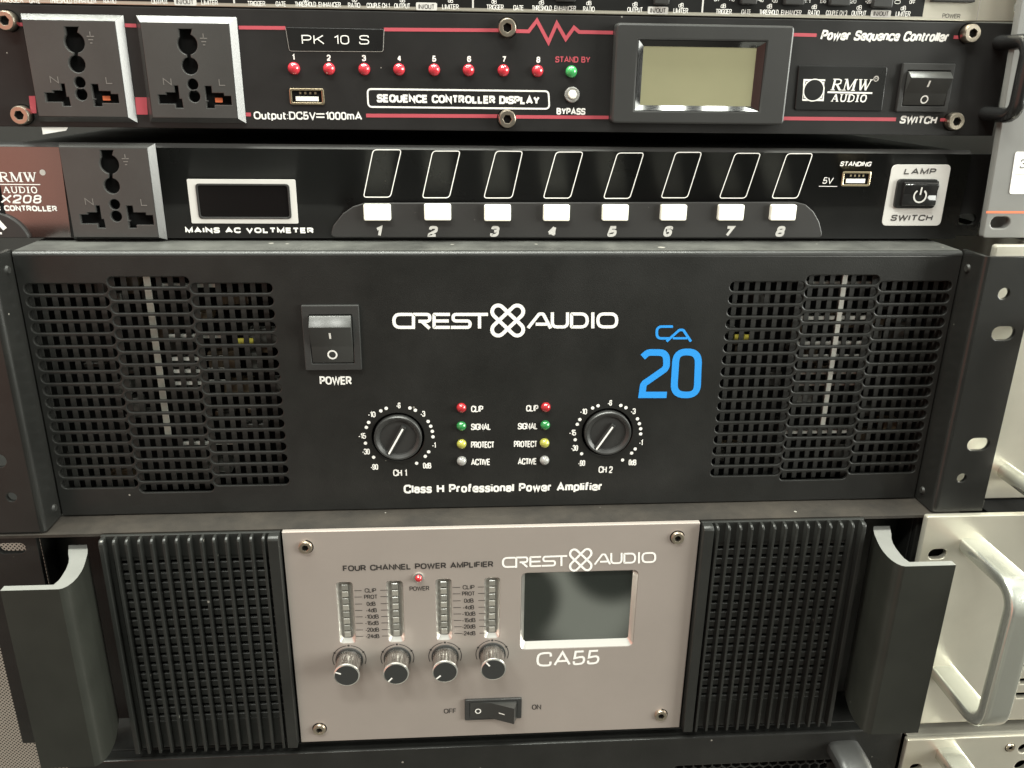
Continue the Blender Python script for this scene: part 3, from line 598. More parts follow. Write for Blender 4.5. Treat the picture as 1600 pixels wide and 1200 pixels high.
rocker_switch(amp, (474, 477, 563, 578), (486, 492, 551, 567), 512, 0, 6.5, ((516, 524, 10), (519.5, 554, 8)))
# gain knobs: raised rim, dished face, ridge with a white line
for (cx, cz), (p0, p1) in ((k1, ((631, 667), (607.5, 709))), (k2, ((959, 664), (931.5, 702)))):
    b = MB(); b.lathe([(11.5, 8), (11.5, -1.6), (11.1, -2.2), (10.4, -2.2), (9.0, -1.3), (8.6, -0.4), (0.01, -0.4)], cx, cz, M_plas, 48)
    kn = part('gain_knob', b, amp)
    q0 = Vector(at(*p0, -1.8)); q1 = Vector(at(*p1, -1.8)); d = (q1-q0).normalized(); n_ = Vector((-d.y, d.x))
    b = MB(); w = 1.15
    b.prism([tuple(q0+n_*w), tuple(q0-n_*w), tuple(q1-n_*w), tuple(q1+n_*w)], -2.2, -0.3, M_plas, 0.3)
    b.stroke([tuple(q0+d*1.0), tuple(q1)], 0.85, -2.3, M_white); part('pointer', b, kn)
    b = MB(); b.funnel(circ(cx, cz, KR+.4, 40), 1.7, circ(cx, cz, KR+.4, 40), 9, M_void); b.disc(cx, cz, KR+.4, 9, M_void, 40); part('knob_well', b, amp)
for (u, v, mm) in ((721, 638, M_dred), (721, 666.5, M_dgreen), (721.5, 694.5, M_yellow), (721.5, 721, M_clear), (853, 637, M_dred), (852, 665, M_dgreen), (851, 693, M_yellow), (851, 720, M_clear)):
    nm = 'led_%s' % mm.name
    me = bpy.data.meshes.get(nm) or led_mesh(2.35, mm); me.name = nm
    X, Z = at(u, v, -1); jitter(part('indicator_lamp', me, amp, (X, 0, Z), {M_dred: 'dark red lamp', M_dgreen: 'green lamp', M_yellow: 'olive yellow lamp', M_clear: 'milky white lamp'}[mm]), 6)

# ================================================================== four channel amplifier below (3U)
a55 = thing('power_amplifier', 'four-channel power amplifier with champagne centre panel between black ribbed grilles', 'amplifier', (-5, 0, -191))
PY, PT, PB = -20, -65.3, -190.7
PL, PR = -106, 95.5
def scr(): return fillet([at(816, 896, PY), at(996, 891, PY), at(989, 1009, PY), at(811, 1015, PY)], 2.0, 4)
sx0, sx1, sz0, sz1 = bbox([at(814, 950, PY), at(993, 950, PY), at(900, 1012, PY), at(900, 893.5, PY)])
sO = rrect(sx0, sz0, sx1, sz1, 3.0, 5); sI = rrect(sx0+1.9, sz0+3.2, sx1-2.2, sz1-0.9, 1.3, 5)
mets = []
for (u0, u1, v0, v1) in ((528, 553, 910, 1005), (605.5, 630.5, 908, 1003), (681.5, 705.5, 905, 1000), (757, 780.5, 903, 997)):
    x0, x1, z0, z1 = rect_px(u0, v0, u1, v1, PY); mets.append((x0, x1, z0, z1))
b = MB()
b.plate([(PL, PB), (PR, PB), (PR, PT), (PL, PT)], [sO]+[rrect(x0, z0, x1, z1, 1.9, 4) for x0, x1, z0, z1 in mets], PY, 3.0, M_champ, 0.35)
fp = part('front_panel', b, a55)
b = MB(); b.funnel(sO, PY+.1, sI, PY+2.6, M_cham_edge)
bz = part('screen_bezel', b, a55)
b = MB(); b.box(sx0+1, sx1-1, PY+2.5, PY+2.9, sz0+2, sz1-.4, M_screen); part('screen', b, bz)
for x0, x1, z0, z1 in mets:
    b = MB(); b.funnel(rrect(x0, z0, x1, z1, 1.9, 4), PY+.1, rrect(x0+1.3, z0+2.4, x1-1.3, z1-0.7, 1.2, 4), PY+1.8, M_cham_edge)
    b.box(x0+1.1, x1-1.1, PY+1.6, PY+2.2, z0+1.6, z1-.5, M_bar)
    mo = part('level_meter', b, a55)
    xc = (x0+x1)/2; n = 8; h = (z1-z0-4.2)/n
    for k in range(n):
        zz = z0+2.8+k*h; part('meter_segment', MB().box(xc-1.55, xc+1.55, PY+0.6, PY+1.7, zz+.25, zz+h-.45, M_bar if k % 2 else M_seg, 0.25, 1), mo)
t = MB(); Y = PY-.12
t.text('FOUR CHANNEL POWER AMPLIFIER', (536, 893), (771, 886), 9.3, Y, M_dark_ink, 0.028)
t.text('POWER', (640, 923.5), (671, 922.5), 7, Y, M_dark_ink, 0.012)
t.text('OFF', (693.5, 1115), (713, 1114.5), 7.5, Y, M_dark_ink, 0.012); t.text('ON', (831, 1109), (845.5, 1108.5), 8, Y, M_dark_ink, 0.012)
for rows, l, r in (((('CLIP', 570, 588, 926), ('PROT', 569, 590, 936), ('0dB', 573, 587, 947), ('-4dB', 572, 589, 957), ('-10dB', 570, 592, 967), ('-15dB', 570.5, 592, 977), ('-20dB', 571, 592.5, 987.5), ('-24dB', 571.5, 593, 997.5)), (553.5, 565), (594, 606)),
                   ((('CLIP', 723, 741.5, 921), ('PROT', 722, 742, 931), ('0dB', 725, 740, 942), ('-4dB', 723, 741, 952.5), ('-10dB', 722, 743, 962.5), ('-15dB', 722, 743, 972.5), ('-20dB', 722, 743, 982.5), ('-24dB', 722, 743, 993)), (707, 719), (746.5, 757))):
    for k, (w, u0, u1, yy) in enumerate(rows):
        t.text(w, (u0, yy), (u1, yy-.4), 6.6, Y, M_dark_ink, 0.012); sh = k*.4
        t.stroke([at(l[0]+sh, yy-3, Y), at(l[1]+sh, yy-3.2, Y)], 0.32, Y, M_dark_ink); t.stroke([at(r[0]+sh, yy-3.6, Y), at(r[1]+sh, yy-3.8, Y)], 0.32, Y, M_dark_ink)
t.text('CA55', (838, 1042), (936, 1037.5), 22.5, Y, M_white, 0.006, space=1.05)
kb = [(546, 1030), (621, 1028), (695.5, 1025), (769, 1021.5)]
for u, v in kb:
    X, Z = at(u, v, PY)
    for k in range(4):
        a0, a1 = ((-22, 26), (34, 82), (98, 146), (154, 202))[k]
        t.stroke([(X+8.3*math.cos(R_(a)), Z+8.3*math.sin(R_(a))) for a in range(a0, a1+1, 6)], 0.4, Y, M_dark_ink)
    for a in (30, 90, 150): t.disc(X+8.3*math.cos(R_(a)), Z+8.3*math.sin(R_(a)), 0.6, Y, M_dark_ink, 12)
ink(t, fp)
crest_logo(fp, PY, lambda u, v: (783+(u/4+400-611.5)*0.684+(v/4-50)*-0.0, 870.5+(v/4+450-489)*0.70-(u/4+400-611.5)*0.0225), M_white, 0.98)
# knobs with knurled dark chrome skirts
for (u, v), ang in zip(kb, (158, 228, 222, 128)):
    X, Z = at(u, v, PY); b = MB()
    b.lathe([(6.9, 0), (6.9, -0.8), (6.3, -1.0)], 0, 0, M_plas, 40)
    b.lathe([(6.25, -1.0), (6.15, -11.2)], 0, 0, M_chrome, 72, 0.035); b.lathe([(6.3, -11.2), (6.45, -11.6), (6.3, -12.2), (5.75, -12.4)], 0, 0, M_rim, 48)
    ko = part('level_knob', b, a55, (X, PY, Z))
    b = MB(); b.lathe([(5.8, -12.35), (5.5, -12.3), (0.01, -12.3)], 0, 0, M_cap, 48)
    c = MB(); d = (math.cos(R_(ang)), math.sin(R_(ang)))
    part('cap', b, ko, WL[ko]); c.stroke([(d[0]*5.7, d[1]*5.7), (d[0]*2.9, d[1]*2.9)], 0.75, -12.45, M_white); part('pointer', c, ko, WL[ko])
sm = screw_mesh(3.3, 1.6)
for u, v in ((477, 856), (1059, 841), (499, 1140.5), (1033, 1118.5)): X, Z = at(u, v, PY-1); jitter(part('screw', sm, a55, (X, PY, Z)), 1.5, 60)
X, Z = at(654, 902, PY); b = MB(); b.lathe([(2.6, 0), (2.6, -0.6), (1.9, -0.7)], 0, 0, M_rim, 24); lo = part('power_lamp', b, a55, (X, PY, Z)); part('lens', led_mesh(1.75, M_dred), lo, (X, PY-.6, Z), 'dark red lamp')
# horizontal rocker, right half standing out
x0, x1, z0, z1 = rect_px(726, 1092.5, 815, 1123.5, PY-1.2); b = MB()
b.plate(rrect(x0, z0, x1, z1, 0.8, 3), [rrect(x0+2.6, z0+1.3, x1-2.6, z1-1.3, 0.4, 2)], PY-1.6, 1.55, M_plas, 0.3)
b.sheet([(x0+2, z0+1), (x1-2, z0+1), (x1-2, z1-1), (x0+2, z1-1)], PY-.1, M_void)
so = part('rocker_switch', b, a55)
a0, a1 = x0+2.8, x1-2.8; b = MB(); b.zprism([(a0, PY-.3), (a0, PY-1.6), ((a0+a1)/2-1, PY-2.4), (a1-1.6, PY-7.2), (a1, PY-3.0), (a1, PY-.3)], z0+1.5, z1-1.5, M_rock)
ro = part('rocker', b, so); c = MB(); zc = (z0+z1)/2; ra = a0+4.2; c.stroke([(ra+1.35*math.cos(2*math.pi*k/20), zc+1.35*math.sin(2*math.pi*k/20)) for k in range(20)], 0.5, PY-2.3, M_white, True)
xm = (a0+a1)/2+4.2; yk = PY-2.4-(xm-((a0+a1)/2-1))/((a1-1.6)-((a0+a1)/2-1))*4.8
c.add([(xm-1.5, yk+.42, zc-.3), (xm+1.5, yk-1.02, zc-.3), (xm+1.5, yk-1.02, zc+.3), (xm-1.5, yk+.42, zc+.3)], [[0, 1, 2, 3]], M_white); ink(c, ro)
# ribbed grilles: back plate with an opening, slats behind, upright ribs in front
def grille(xa, xb, inner_left):
    b = MB(); n = 14
    o0, o1 = xa+4.5, xb-4.5; t0, t1 = PB+17, PT-12
    b.plate([(xa, PB), (xb, PB), (xb, PT), (xa, PT)], [rrect(o0, t0, o1, t1, 0.6, 2)], PY+0.3, 2, M_ribs, 0.4)
    go = part('side_grille', b, a55)
    p = (xb-xa-3)/n
    r = MB()
    for k in range(n+1):
        xc = xa+1.5+k*p; w = 0.62 if k not in (0, n) else 1.0
        prof = [(PY-4, PB+.4), (PY-4, PT-2.2), (PY-3.5, PT-1.2), (PY-2.4, PT-.5), (PY+1.0, PT-.3), (PY+1.0, PB), (PY-3.6, PB)]
        wide = (k == n) if inner_left is False else (k == 0)
        xl, xr = (xc-w, xc+w) if not wide else ((xc-3.6, xc+1.3) if k == n else (xc-1.3, xc+3.6))
        r.xprism(prof, xl, xr, M_ribs, 0.2)
    part('ribs', r, go)
    q = MB(); z = t0-1; q.box(o0-3, o1+3, PY+20, PY+21, t0-4, t1+4, M_void)
    for k in range(1, n):
        pass
    while z < t1:
        x = o0-1
        q.box(o0+.2, o1-.2, PY+0.9, PY+3.2, z, z+3.6, M_slat, 0.3, 1); z += 5.3
    part('inner_slats', q, go)
grille(-189.5, -107.0, False); grille(96.4, 178.5, True)
# top and body
b = MB(); b.box(-190, 180, PY+3.2, 350, PT-1.0, PT, M_dusty); part('top_cover', b, a55)
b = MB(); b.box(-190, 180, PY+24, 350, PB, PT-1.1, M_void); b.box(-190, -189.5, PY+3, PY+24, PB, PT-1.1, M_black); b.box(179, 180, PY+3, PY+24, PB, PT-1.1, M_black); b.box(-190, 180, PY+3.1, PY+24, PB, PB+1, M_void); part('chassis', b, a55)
# hooked handles, an extrusion standing upright
def handle55(s, cx):
    pr_ = [(-25.2, 0), (-0.8, 0)]
    prof = [(25.2, -50), (0.6, -50), (-0.8, -49.4), (-2.2, -47.6), (-3.2, -44.6), (-3.6, -41), (-3.4, -36), (-2.8, -32), (-1.9, -28), (-0.1, -21), (1.6, -16.5), (3.4, -12.8), (11.9, -12.8), (8.6, -21), (6.6, -25), (5.2, -29), (4.2, -34), (3.7, -39), (3.6, -43), (4.4, -46.4), (25.2, -46.4)]
    xi = cx
    P = [(xi+s*x, y) for x, y in prof]
    b = MB(); b.zprism(P, -172.3, -73.6, M_hand, M_hand_top); ho = part('handle', b, a55)
    X0, X1 = sorted((cx+s*26, cx+s*(46 if s > 0 else 54)))
    e = MB(); hl = []
    X, Z = at(18, 857, -13)
    if s < 0: hl = [stadium(X-6.5, X+6.5, Z, 5.6, 8)]
    e.plate([(X0, PB), (X1, PB), (X1, PT-.2), (X0, PT-.2)], hl, -13, 3, M_black, 0.3); part('rack_ear', e, a55)
    e = MB(); e.box(*sorted((cx+s*(-7), cx+s*(46 if s > 0 else 54))), -17, 16, PT-1.6, PT-.15, M_dusty); e.box(*sorted((cx-s*6, cx+s*25.5)), 3, 4, PB, PT-2, M_black); e.box(*sorted((cx+s*25.2, cx+s*26.0)), -9.9, 4, PB, PT-2, M_black); part('ear_flange', e, a55)
handle55(-1, -196.0); handle55(1, 184.6)

# ================================================================== upper sequencer with display module
UY = 25.0
pk = thing('power_sequencer', 'black power sequencer with red lines, two mains outlets and a pale green display', 'power sequencer', (3, UY, 114.8))
b = MB(); b.plate([(-240, 115.0), (233.5, 115.0), (233.5, 164.4), (-240, 164.4)], [], UY, 3, M_pk, 0.4); pf = part('front_panel', b, pk)
chassis(pk, -218, 222, UY+3.1, 340, 116, 163)
t = MB(); Y = UY-.12
def line(pts, w=1.45, m=M_red_ink, y=None): t.stroke(ats(pts, Y), w, y or Y, m)
line([(25, 38), (38, 38.2)]); line([(195, 39.5), (213, 40)]); line([(373, 43), (446, 43.7)]); line([(600, 46), (780, 47.3)])
t.stroke(ats([(806, 48.5), (826, 49), (839, 32), (857, 66), (870, 36.5), (884, 61), (897, 43), (905, 50), (958, 51)], Y), 1.5, Y, M_red_ink)
line([(1237, 54), (1276, 55)]); line([(1490, 58), (1504, 58.4)])
line([(572, 180.5), (780, 181.5)], 1.6); line([(806, 182.5), (951, 183.5)], 1.5); line([(1222, 185), (1400, 186.5)], 1.6); line([(1469, 187), (1482, 187.3)]); line([(384, 178.7), (392, 179)], 1.6)
t.sheet(ats([(45, 150), (55, 150), (57, 177), (48, 177)], Y), Y, M_red_ink); t.sheet(ats([(211, 152), (229, 152), (231, 179), (213, 179)], Y), Y, M_red_ink)
t.text('PK 10 S', (472, 69), (577, 69.5), 14.5, Y-.5, M_white, 0.0, space=1.1)
for k, (u, v) in enumerate(((459, 94), (514, 95), (569, 95.5), (624, 96), (678.5, 96.5), (733, 97), (787.5, 97.3), (841, 98))): t.text(str(k+1), (u-(3 if k else 2), v), (u+(3 if k else 1.5), v), 9.5, Y, M_white, 0.03)
t.text('STAND BY', (867.5, 97.5), (922, 98), 9.5, Y, M_red_ink, 0.022); t.text('BYPASS', (869.5, 179), (914.5, 179.5), 10.5, Y, M_white, 0.035)
t.text('Output:DC5V', (397, 186.5), (494, 187), 12.5, Y, M_white, 0.02); t.text('1000mA', (509, 187.2), (566, 187.7), 12.5, Y, M_white, 0.02)
line([(494, 178), (507, 178)], .6, M_white); line([(494, 183), (507, 183.2)], .6, M_white)
t.stroke(fillet(ats([(574, 139), (857, 142.5), (858.5, 170), (575.5, 167)], Y), 1.8, 5), 0.75, Y, M_white, True)
t.text('SEQUENCE CONTROLLER DISPLAY', (589, 160), (843, 163.3), 13, Y, M_white, 0.045)
t.text('Power Sequence Controller', (1281, 62.5), (1480, 65.7), 16, Y, M_white, 0.03, shear=0.22)
t.text('SWITCH', (1405, 193), (1462, 194), 12.5, Y, M_white, 0.035, shear=0.12)
ink(t, pf)
socket(pk, ((38, 22), (193, 24), (213, 190), (62, 190)), ((47, 32), (181, 33), (200, 183), (60, 182)), UY, UY-3.2, (0, 0), True)
socket(pk, ((213, 24), (370, 27), (384, 192), (236, 191)), ((223, 35), (360, 37), (373, 185), (238, 184)), UY, UY-3.2, (176.5, 3), True)
sm2 = screw_mesh(4.0, 4.2)
for u, v in ((8, 32), (31, 180), (793, 43), (792.5, 186), (1519, 52), (1494, 190)): X, Z = at(u, v, UY-3.5); jitter(part('screw', sm2, pk, (X, UY, Z)), 1.5, 60)
lm = led_mesh(2.6, M_red)
for u, v in ((459, 107), (514, 107.5), (569, 108), (623.5, 108.5), (678.5, 109), (732, 109.5), (786.5, 110), (840, 111)): X, Z = at(u, v, UY-1); jitter(part('indicator_lamp', lm, pk, (X, UY, Z), 'red lamp'), 6)
X, Z = at(893, 112, UY-1); part('indicator_lamp', led_mesh(2.6, M_green), pk, (X, UY, Z), 'green lamp')
X, Z = at(894, 148, UY-1); b = MB(); b.lathe([(3.4, 0), (3.4, -1.2), (3.0, -1.7), (2.1, -1.5), (2.0, -1.3)], 0, 0, M_clear, 28); bb = part('push_button', b, pk, (X, UY, Z)); part('button_cap', MB().lathe([(1.95, -1.2), (1.9, -2.3), (1.5, -2.7), (0.01, -2.8)], 0, 0, M_btn, 24), bb, WL[bb])
usb(pk, 453, 138, 507, 163.5, UY)
# raised name tab and logo badge
b = MB(); q = fillet(ats([(446.5, 42.5), (600, 45.5), (598.5, 80.5), (452.5, 79.5)], UY), [0.2, 0.2, 1.2, 1.2], 4); b.prism(q, UY-.5, UY-.02, M_blackg, 0.22); b.stroke([q[0]]+q[::-1][:7]+q[::-1][7:12], 0.35, UY-.3, M_grey_ink_glint); part('name_tab', b, pk)  # grey stroke paints the bright edge of the embossed tab
b = MB(); q = fillet(ats([(1247, 102), (1386, 104.5), (1376.5, 174), (1240.5, 172)], UY), 1.2, 4); b.prism(q, UY-.8, UY-.02, M_blackg, 0.35); bg = part('name_badge', b, pk)
def serif_word(t, word, p0, p1, h, Y, m, shear=0.0, sw=0.19):
    """roman capitals drawn from stems, hairlines and serifs"""
    G = {'R': (0.95, [([(.20, 0), (.20, 1)], 1), ([(.20, .96), (.52, .96), (.74, .88), (.74, .62), (.52, .52), (.20, .52)], .55), ([(.45, .52), (.82, .03)], 1), ([(.02, .03), (.40, .03)], .35), ([(.02, .97), (.3, .97)], .35), ([(.75, .03), (.98, .03)], .35)]),
         'M': (1.15, [([(.16, 0), (.16, 1)], .45), ([(.18, 1), (.56, .05)], 1), ([(.56, .05), (.92, 1)], .45), ([(.94, 0), (.94, 1)], 1), ([(0, .03), (.32, .03)], .35), ([(0, .97), (.25, .97)], .35), ([(.76, .03), (1.12, .03)], .35), ([(.88, .97), (1.12, .97)], .35)]),
         'W': (1.2, [([(.14, 1), (.38, .04)], 1), ([(.38, .04), (.62, .9)], .45), ([(.58, .9), (.82, .04)], 1), ([(.82, .04), (1.08, 1)], .45), ([(0, .97), (.3, .97)], .35), ([(.44, .97), (.72, .97)], .35), ([(.95, .97), (1.2, .97)], .35)]),
         'A': (0.95, [([(.12, 0), (.46, 1)], .5), ([(.46, .98), (.80, 0)], 1), ([(.24, .33), (.68, .33)], .4), ([(0, .03), (.28, .03)], .35), ([(.62, .03), (.95, .03)], .35)]),
         'U': (0.95, [([(.2, 1), (.2, .3), (.3, .07), (.5, .03), (.68, .08), (.78, .3), (.78, 1)], .75), ([(.02, .97), (.38, .97)], .35), ([(.62, .97), (.94, .97)], .35)]),
         'D': (0.95, [([(.2, 0), (.2, 1)], 1), ([(.2, .96), (.5, .96), (.78, .78), (.82, .5), (.78, .22), (.5, .04), (.2, .04)], .6), ([(.02, .03), (.3, .03)], .35), ([(.02, .97), (.3, .97)], .35)]),
         'I': (0.5, [([(.25, 0), (.25, 1)], 1), ([(.04, .03), (.46, .03)], .35), ([(.04, .97), (.46, .97)], .35)]),
         'O': (0.95, [([(.46, .98), (.2, .85), (.12, .5), (.2, .15), (.46, .02), (.72, .15), (.8, .5), (.72, .85), (.46, .98)], .8)])}
    tot = sum(G[c][0]+.06 for c in word)-.06
    A = at(*p0, Y); B = at(*p1, Y); hh = at(p0[0], p0[1]-h, Y)[1]-A[1]; k = (B[0]-A[0])/tot; x = 0; j = 0
    for c in word:
        for pts, w in G[c][1]:
            t.stroke([(A[0]+(x+px)*k+shear*pz*hh, A[1]+(x+px)/tot*(B[1]-A[1])+pz*hh) for px, pz in pts], hh*sw*w, Y-.01*(j % 7), m); j += 1
        x += G[c][0]+.06
t = MB(); Y = UY-.95
sq = ats([(1255.5, 123.5), (1289.5, 124), (1287, 158), (1253.5, 157.5)], Y); bx = bbox(sq); cxq, czq = (bx[0]+bx[1])/2, (bx[2]+bx[3])/2
t.sheet(sq, Y, M_white); t.disc(cxq, czq, 4.6, Y-.04, M_blackg, 30)
t.stroke([(cxq+4.75*math.cos(2*math.pi*k/30), czq+4.75*math.sin(2*math.pi*k/30)) for k in range(30)], 0.4, Y-.06, M_white, True)
t.stroke([(bx[0]+1.1, bx[2]+1), (bx[1]-.9, bx[2]+1), (bx[1]-.6, bx[3]-1), (bx[0]+1.2, bx[3]-1)], 0.3, Y-.07, M_blackg, True)
t.disc(cxq, czq, 4.5, Y-.09, M_blackg, 30); t.stroke([(cxq+4.75*math.cos(2*math.pi*k/30), czq+4.75*math.sin(2*math.pi*k/30)) for k in range(30)], 0.45, Y-.11, M_white, True)
serif_word(t, 'RMW', (1297, 141), (1359, 142), 18, Y, M_white, 0.14)
t.stroke(ats([(1293, 144), (1363, 145.5)], Y), 0.75, Y, M_white)
serif_word(t, 'AUDIO', (1298, 158.5), (1354, 159.5), 11.5, Y, M_white, 0.08, 0.24)
X, Z = at(1369, 123, Y); t.stroke([(X+1.1*math.cos(2*math.pi*k/16), Z+1.1*math.sin(2*math.pi*k/16)) for k in range(16)], 0.35, Y, M_grey_ink_glint, True)
t.text('R', (1367, 125), (1371.5, 125), 5, Y, M_grey_ink_glint)
ink(t, bg)
rocker_switch(pk, (1405.5, 99, 1486, 175), (1413.5, 111, 1479, 165), 122, UY, 6.0, ((1450, 131, 10), (1444, 155.5, 6.5)))
# display module
b = MB(); lx0, lx1, lz0, lz1 = bbox([at(957, 115, UY-3), at(1229, 118, UY-3), at(1095, 194, UY-5), at(1095, 38, UY-5)])
ws = rect_px(995, 64, 1191, 173, UY-6); wO = [(ws[0], ws[3]), (ws[1], ws[3]), (ws[1], ws[2]), (ws[0], ws[2])]
wi = rect_px(1003, 74, 1177, 165, UY-4.1); wI = [(wi[0], wi[3]), (wi[1], wi[3]), (wi[1], wi[2]), (wi[0], wi[2])]
b.plate(rrect(lx0, lz0, lx1, lz1, 2.0, 4), [wO], UY-6.5, 6.45, M_plas2 if 'M_plas2' in globals() else M_plas, 0.9)
dm = part('display_module', b, pk)
part('window_bevel', MB().funnel(wO, UY-6.2, wI, UY-4.2, M_gloss), dm)
part('lcd_screen', MB().box(wI[0][0]-.6, wI[1][0]+.6, UY-4.3, UY-3.8, wI[2][1]-.6, wI[0][1]+.6, M_lcd), dm)
# bow handles at the ends
def bow(x, zt, zb, yb, yf, rad, m, n=5, **kw):
    p = [(x, yb, zt), (x, yf+6, zt)]+[(x, yf+6-6*math.sin(t), zt-6+6*math.cos(t)) for t in [R_(90*k/n) for k in range(1, n+1)]]
    p += [(x, yf, zb+6)]+[(x, yf+6-6*math.cos(t), zb+6-6*math.sin(t)) for t in [R_(90*k/n) for k in range(1, n+1)]]+[(x, yb, zb)]
    return MB().tube(p, rad, m, 16, **kw)
part('handle', bow(227.6, 156.0, 125.0, UY-.1, 2.5, 3.3, M_bowh), pk)

# ================================================================== lower sequencer with eight keys
x2 = thing('power_sequencer', 'slim black power sequencer with eight white keys numbered one to eight', 'power sequencer', (3, UY, 65.8))
XT, XB = 108.3, 65.9
b = MB(); b.box(-240, 225, UY, UY+3, XB, XT-1.8, M_blackg)
b.loft([[(-240, UY, XT-1.8), (-240, UY+2.4, XT)], [(225, UY, XT-1.8), (225, UY+2.4, XT)]], M_edge if 'M_edge' in globals() else M_tab, close=False)
xf = part('front_panel', b, x2)
chassis(x2, -218, 222, UY+3.1, 340, XB+.2, XT-.5)
b = MB(); b.plate([(222, XB+1), (238, XB+1), (238, XT-2), (222, XT-2)], [stadium(226, 236, XB+9, 5.5)], UY+3.3, 2, M_blackg, 0.2); part('rack_ear', b, x2)
b = MB(); q = ats([(-12, 224), (92.5, 224.5), (115, 372), (-12, 372)], UY); b.sheet([(q[0][0], XB+.4), (q[2][0]-1.0, XB+.4), (q[1][0]-.2, XT-1.9), (q[0][0], XT-1.9)], UY-.1, M_film); fm = part('name_film', b, x2)
t = MB(); Y = UY-.22
serif_word(t, 'RMW', (-1, 284), (59, 284.4), 15, Y, M_pink if 'M_pink' in globals() else M_white, 0.0)
t.stroke(ats([(-6, 288), (63, 288.4)], Y), 0.4, Y, M_white); serif_word(t, 'AUDIO', (5, 301.3), (60, 301.8), 9.8, Y, M_white, 0.0, 0.22)
X, Z = at(66.5, 269.5, Y); t.disc(X, Z, 1.3, Y, M_grey_ink_glint, 16)
t.text('X208', (1, 317.5), (64, 318), 13.5, Y, M_white, 0.02, shear=0.3); t.text('R CONTROLLER', (-6, 329.5), (90, 330.5), 9, Y, M_white, 0.04)
ink(t, fm)
b = MB(); X, Z = at(-4, 384, UY-1.5)
arcp = [(X+15.2*math.cos(R_(a)), Z+15.2*math.sin(R_(a))) for a in range(180, -1, -6)]; arcp = [p for p in arcp if p[1] > XB+.3]
b.prism(arcp+[(arcp[-1][0], XB+.3), (arcp[0][0], XB+.3)], UY-2, UY-.12, M_tab, 0.4); em = part('round_emblem', b, x2)
t = MB(); t.stroke(ats([(-6, 343), (8, 358)], UY-2.15), 2.2, UY-2.15, M_white); t.stroke(ats([(-6, 364), (3, 364.5)], UY-2.15), 0.9, UY-2.15, M_white); ink(t, em)
socket(x2, ((93, 223), (242, 224), (262, 374), (118, 374)), ((97, 231), (233, 231), (252, 371), (115, 370)), UY, UY-3.2, (54.5, 190.5), False)
# voltmeter
b = MB(); o = rect_px(296, 280, 464, 349, UY); i = rect_px(308.5, 287, 454, 341.5, UY)
b.plate(rrect(o[0], o[2], o[1], o[3], .5, 2), [rrect(i[0], i[2], i[1], i[3], 1.8, 5)], UY-.5, .45, M_wh_plate, 0.1); vf = part('voltmeter', b, x2)
b = MB(); b.plate(rrect(i[0]-.05, i[2]-.05, i[1]+.05, i[3]+.05, 1.8, 5), [rrect(i[0]+.9, i[2]+.8, i[1]-.9, i[3]-.8, 1.3, 5)], UY-.9, .85, M_plas, 0.2); b.box(i[0]+.4, i[1]-.4, UY-.35, UY-.05, i[2]+.4, i[3]-.4, M_window); part('window', b, vf)
t = MB(); Y = UY-.12
t.text('MAINS AC VOLTMETER', (290, 364), (490.5, 364.5), 9.0, Y, M_white, 0.055, space=1.1)
for q in (((583, 234), (627, 234), (610, 308), (568, 308)), ((676, 236), (719, 236), (702, 309), (660, 309)), ((775, 236), (816.5, 236.5), (800, 309.3), (756, 309.3)), ((869, 237.5), (911, 237.5), (891, 309.5), (849, 309.5)),
          ((965, 239), (1006, 239), (984, 310), (943, 310)), ((1056, 238), (1096.5, 238), (1074, 309), (1033, 309)), ((1149, 239.5), (1188.5, 239.5), (1165, 309.5), (1124, 309.5)), ((1230, 240), (1270, 240), (1246, 309.5), (1206, 309.5))):
    t.stroke(fillet(ats(q, Y), [2.2, 1.1, 2.2, 1.1], 5), 0.42, Y, M_white, True)
t.text('STANDING', (1312, 259.5), (1360, 260), 7.3, Y, M_white, 0.025, shear=0.2); t.text('5V', (1285, 287), (1300.5, 287.3), 10, Y, M_white, 0.0, shear=0.12); t.stroke(ats([(1279.5, 291), (1308, 291.3)], Y), 0.28, Y, M_white)
ink(t, xf)
b = MB(); q = ats([(516, 371), (521, 352), (536, 333), (552, 322), (570, 316.5), (1242, 315), (1258, 319), (1270, 330), (1279, 346), (1285, 371)], UY)
q = [q[0]]+q[1:]; b.prism(fillet([(q[0][0], XB+.5)]+q[1:-1]+[(q[-1][0], XB+.5)], 2, 3), UY-1.1, UY-.05, M_tab, 0.45); kt = part('key_panel', b, x2)
t = MB(); Y = UY-1.25
for k, (u0, u1) in enumerate(((585, 594.5), (668, 682), (765, 778), (854, 868), (948, 961.5), (1035, 1048), (1130, 1143), (1210, 1223.5))): t.text(str(k+1), (u0, 370), (u1, 370), 17, Y, M_grey_ink_glint if False else M_wh_plate, 0.045, shear=0.22)
ink(t, kt)
bm0 = None
for (u0, u1, v0, v1) in ((568, 610.5, 319.5, 345), (662.5, 705, 319.3, 344.5), (756.5, 798.5, 320, 346), (848.5, 891, 320, 346), (940.5, 983, 320, 345.5), (1031.5, 1074.5, 320, 345), (1121.5, 1164, 320, 345), (1203, 1246, 320, 345)):
    x0, x1, z0, z1 = rect_px(u0, v0, u1, v1, UY-3.4)
    if bm0 is None:
        w, h = (x1-x0)/2, (z1-z0)/2; bm0 = MB().prism(rrect(-w, -h, w, h, 0.9, 4), -2.4, 0, M_btn, 0.4).mesh('push_button')
    part('push_button', bm0, x2, ((x0+x1)/2, UY-1.1, (z0+z1)/2))
usb(x2, 1314, 267.5, 1359, 291, UY)
b = MB(); q = fillet(ats([(1394, 257), (1486, 257), (1468.5, 352.5), (1376.5, 352.5)], UY), 2.6, 5); b.prism(q, UY-.4, UY-.05, M_wh_plate, 0.12); sp = part('switch_plate', b, x2)
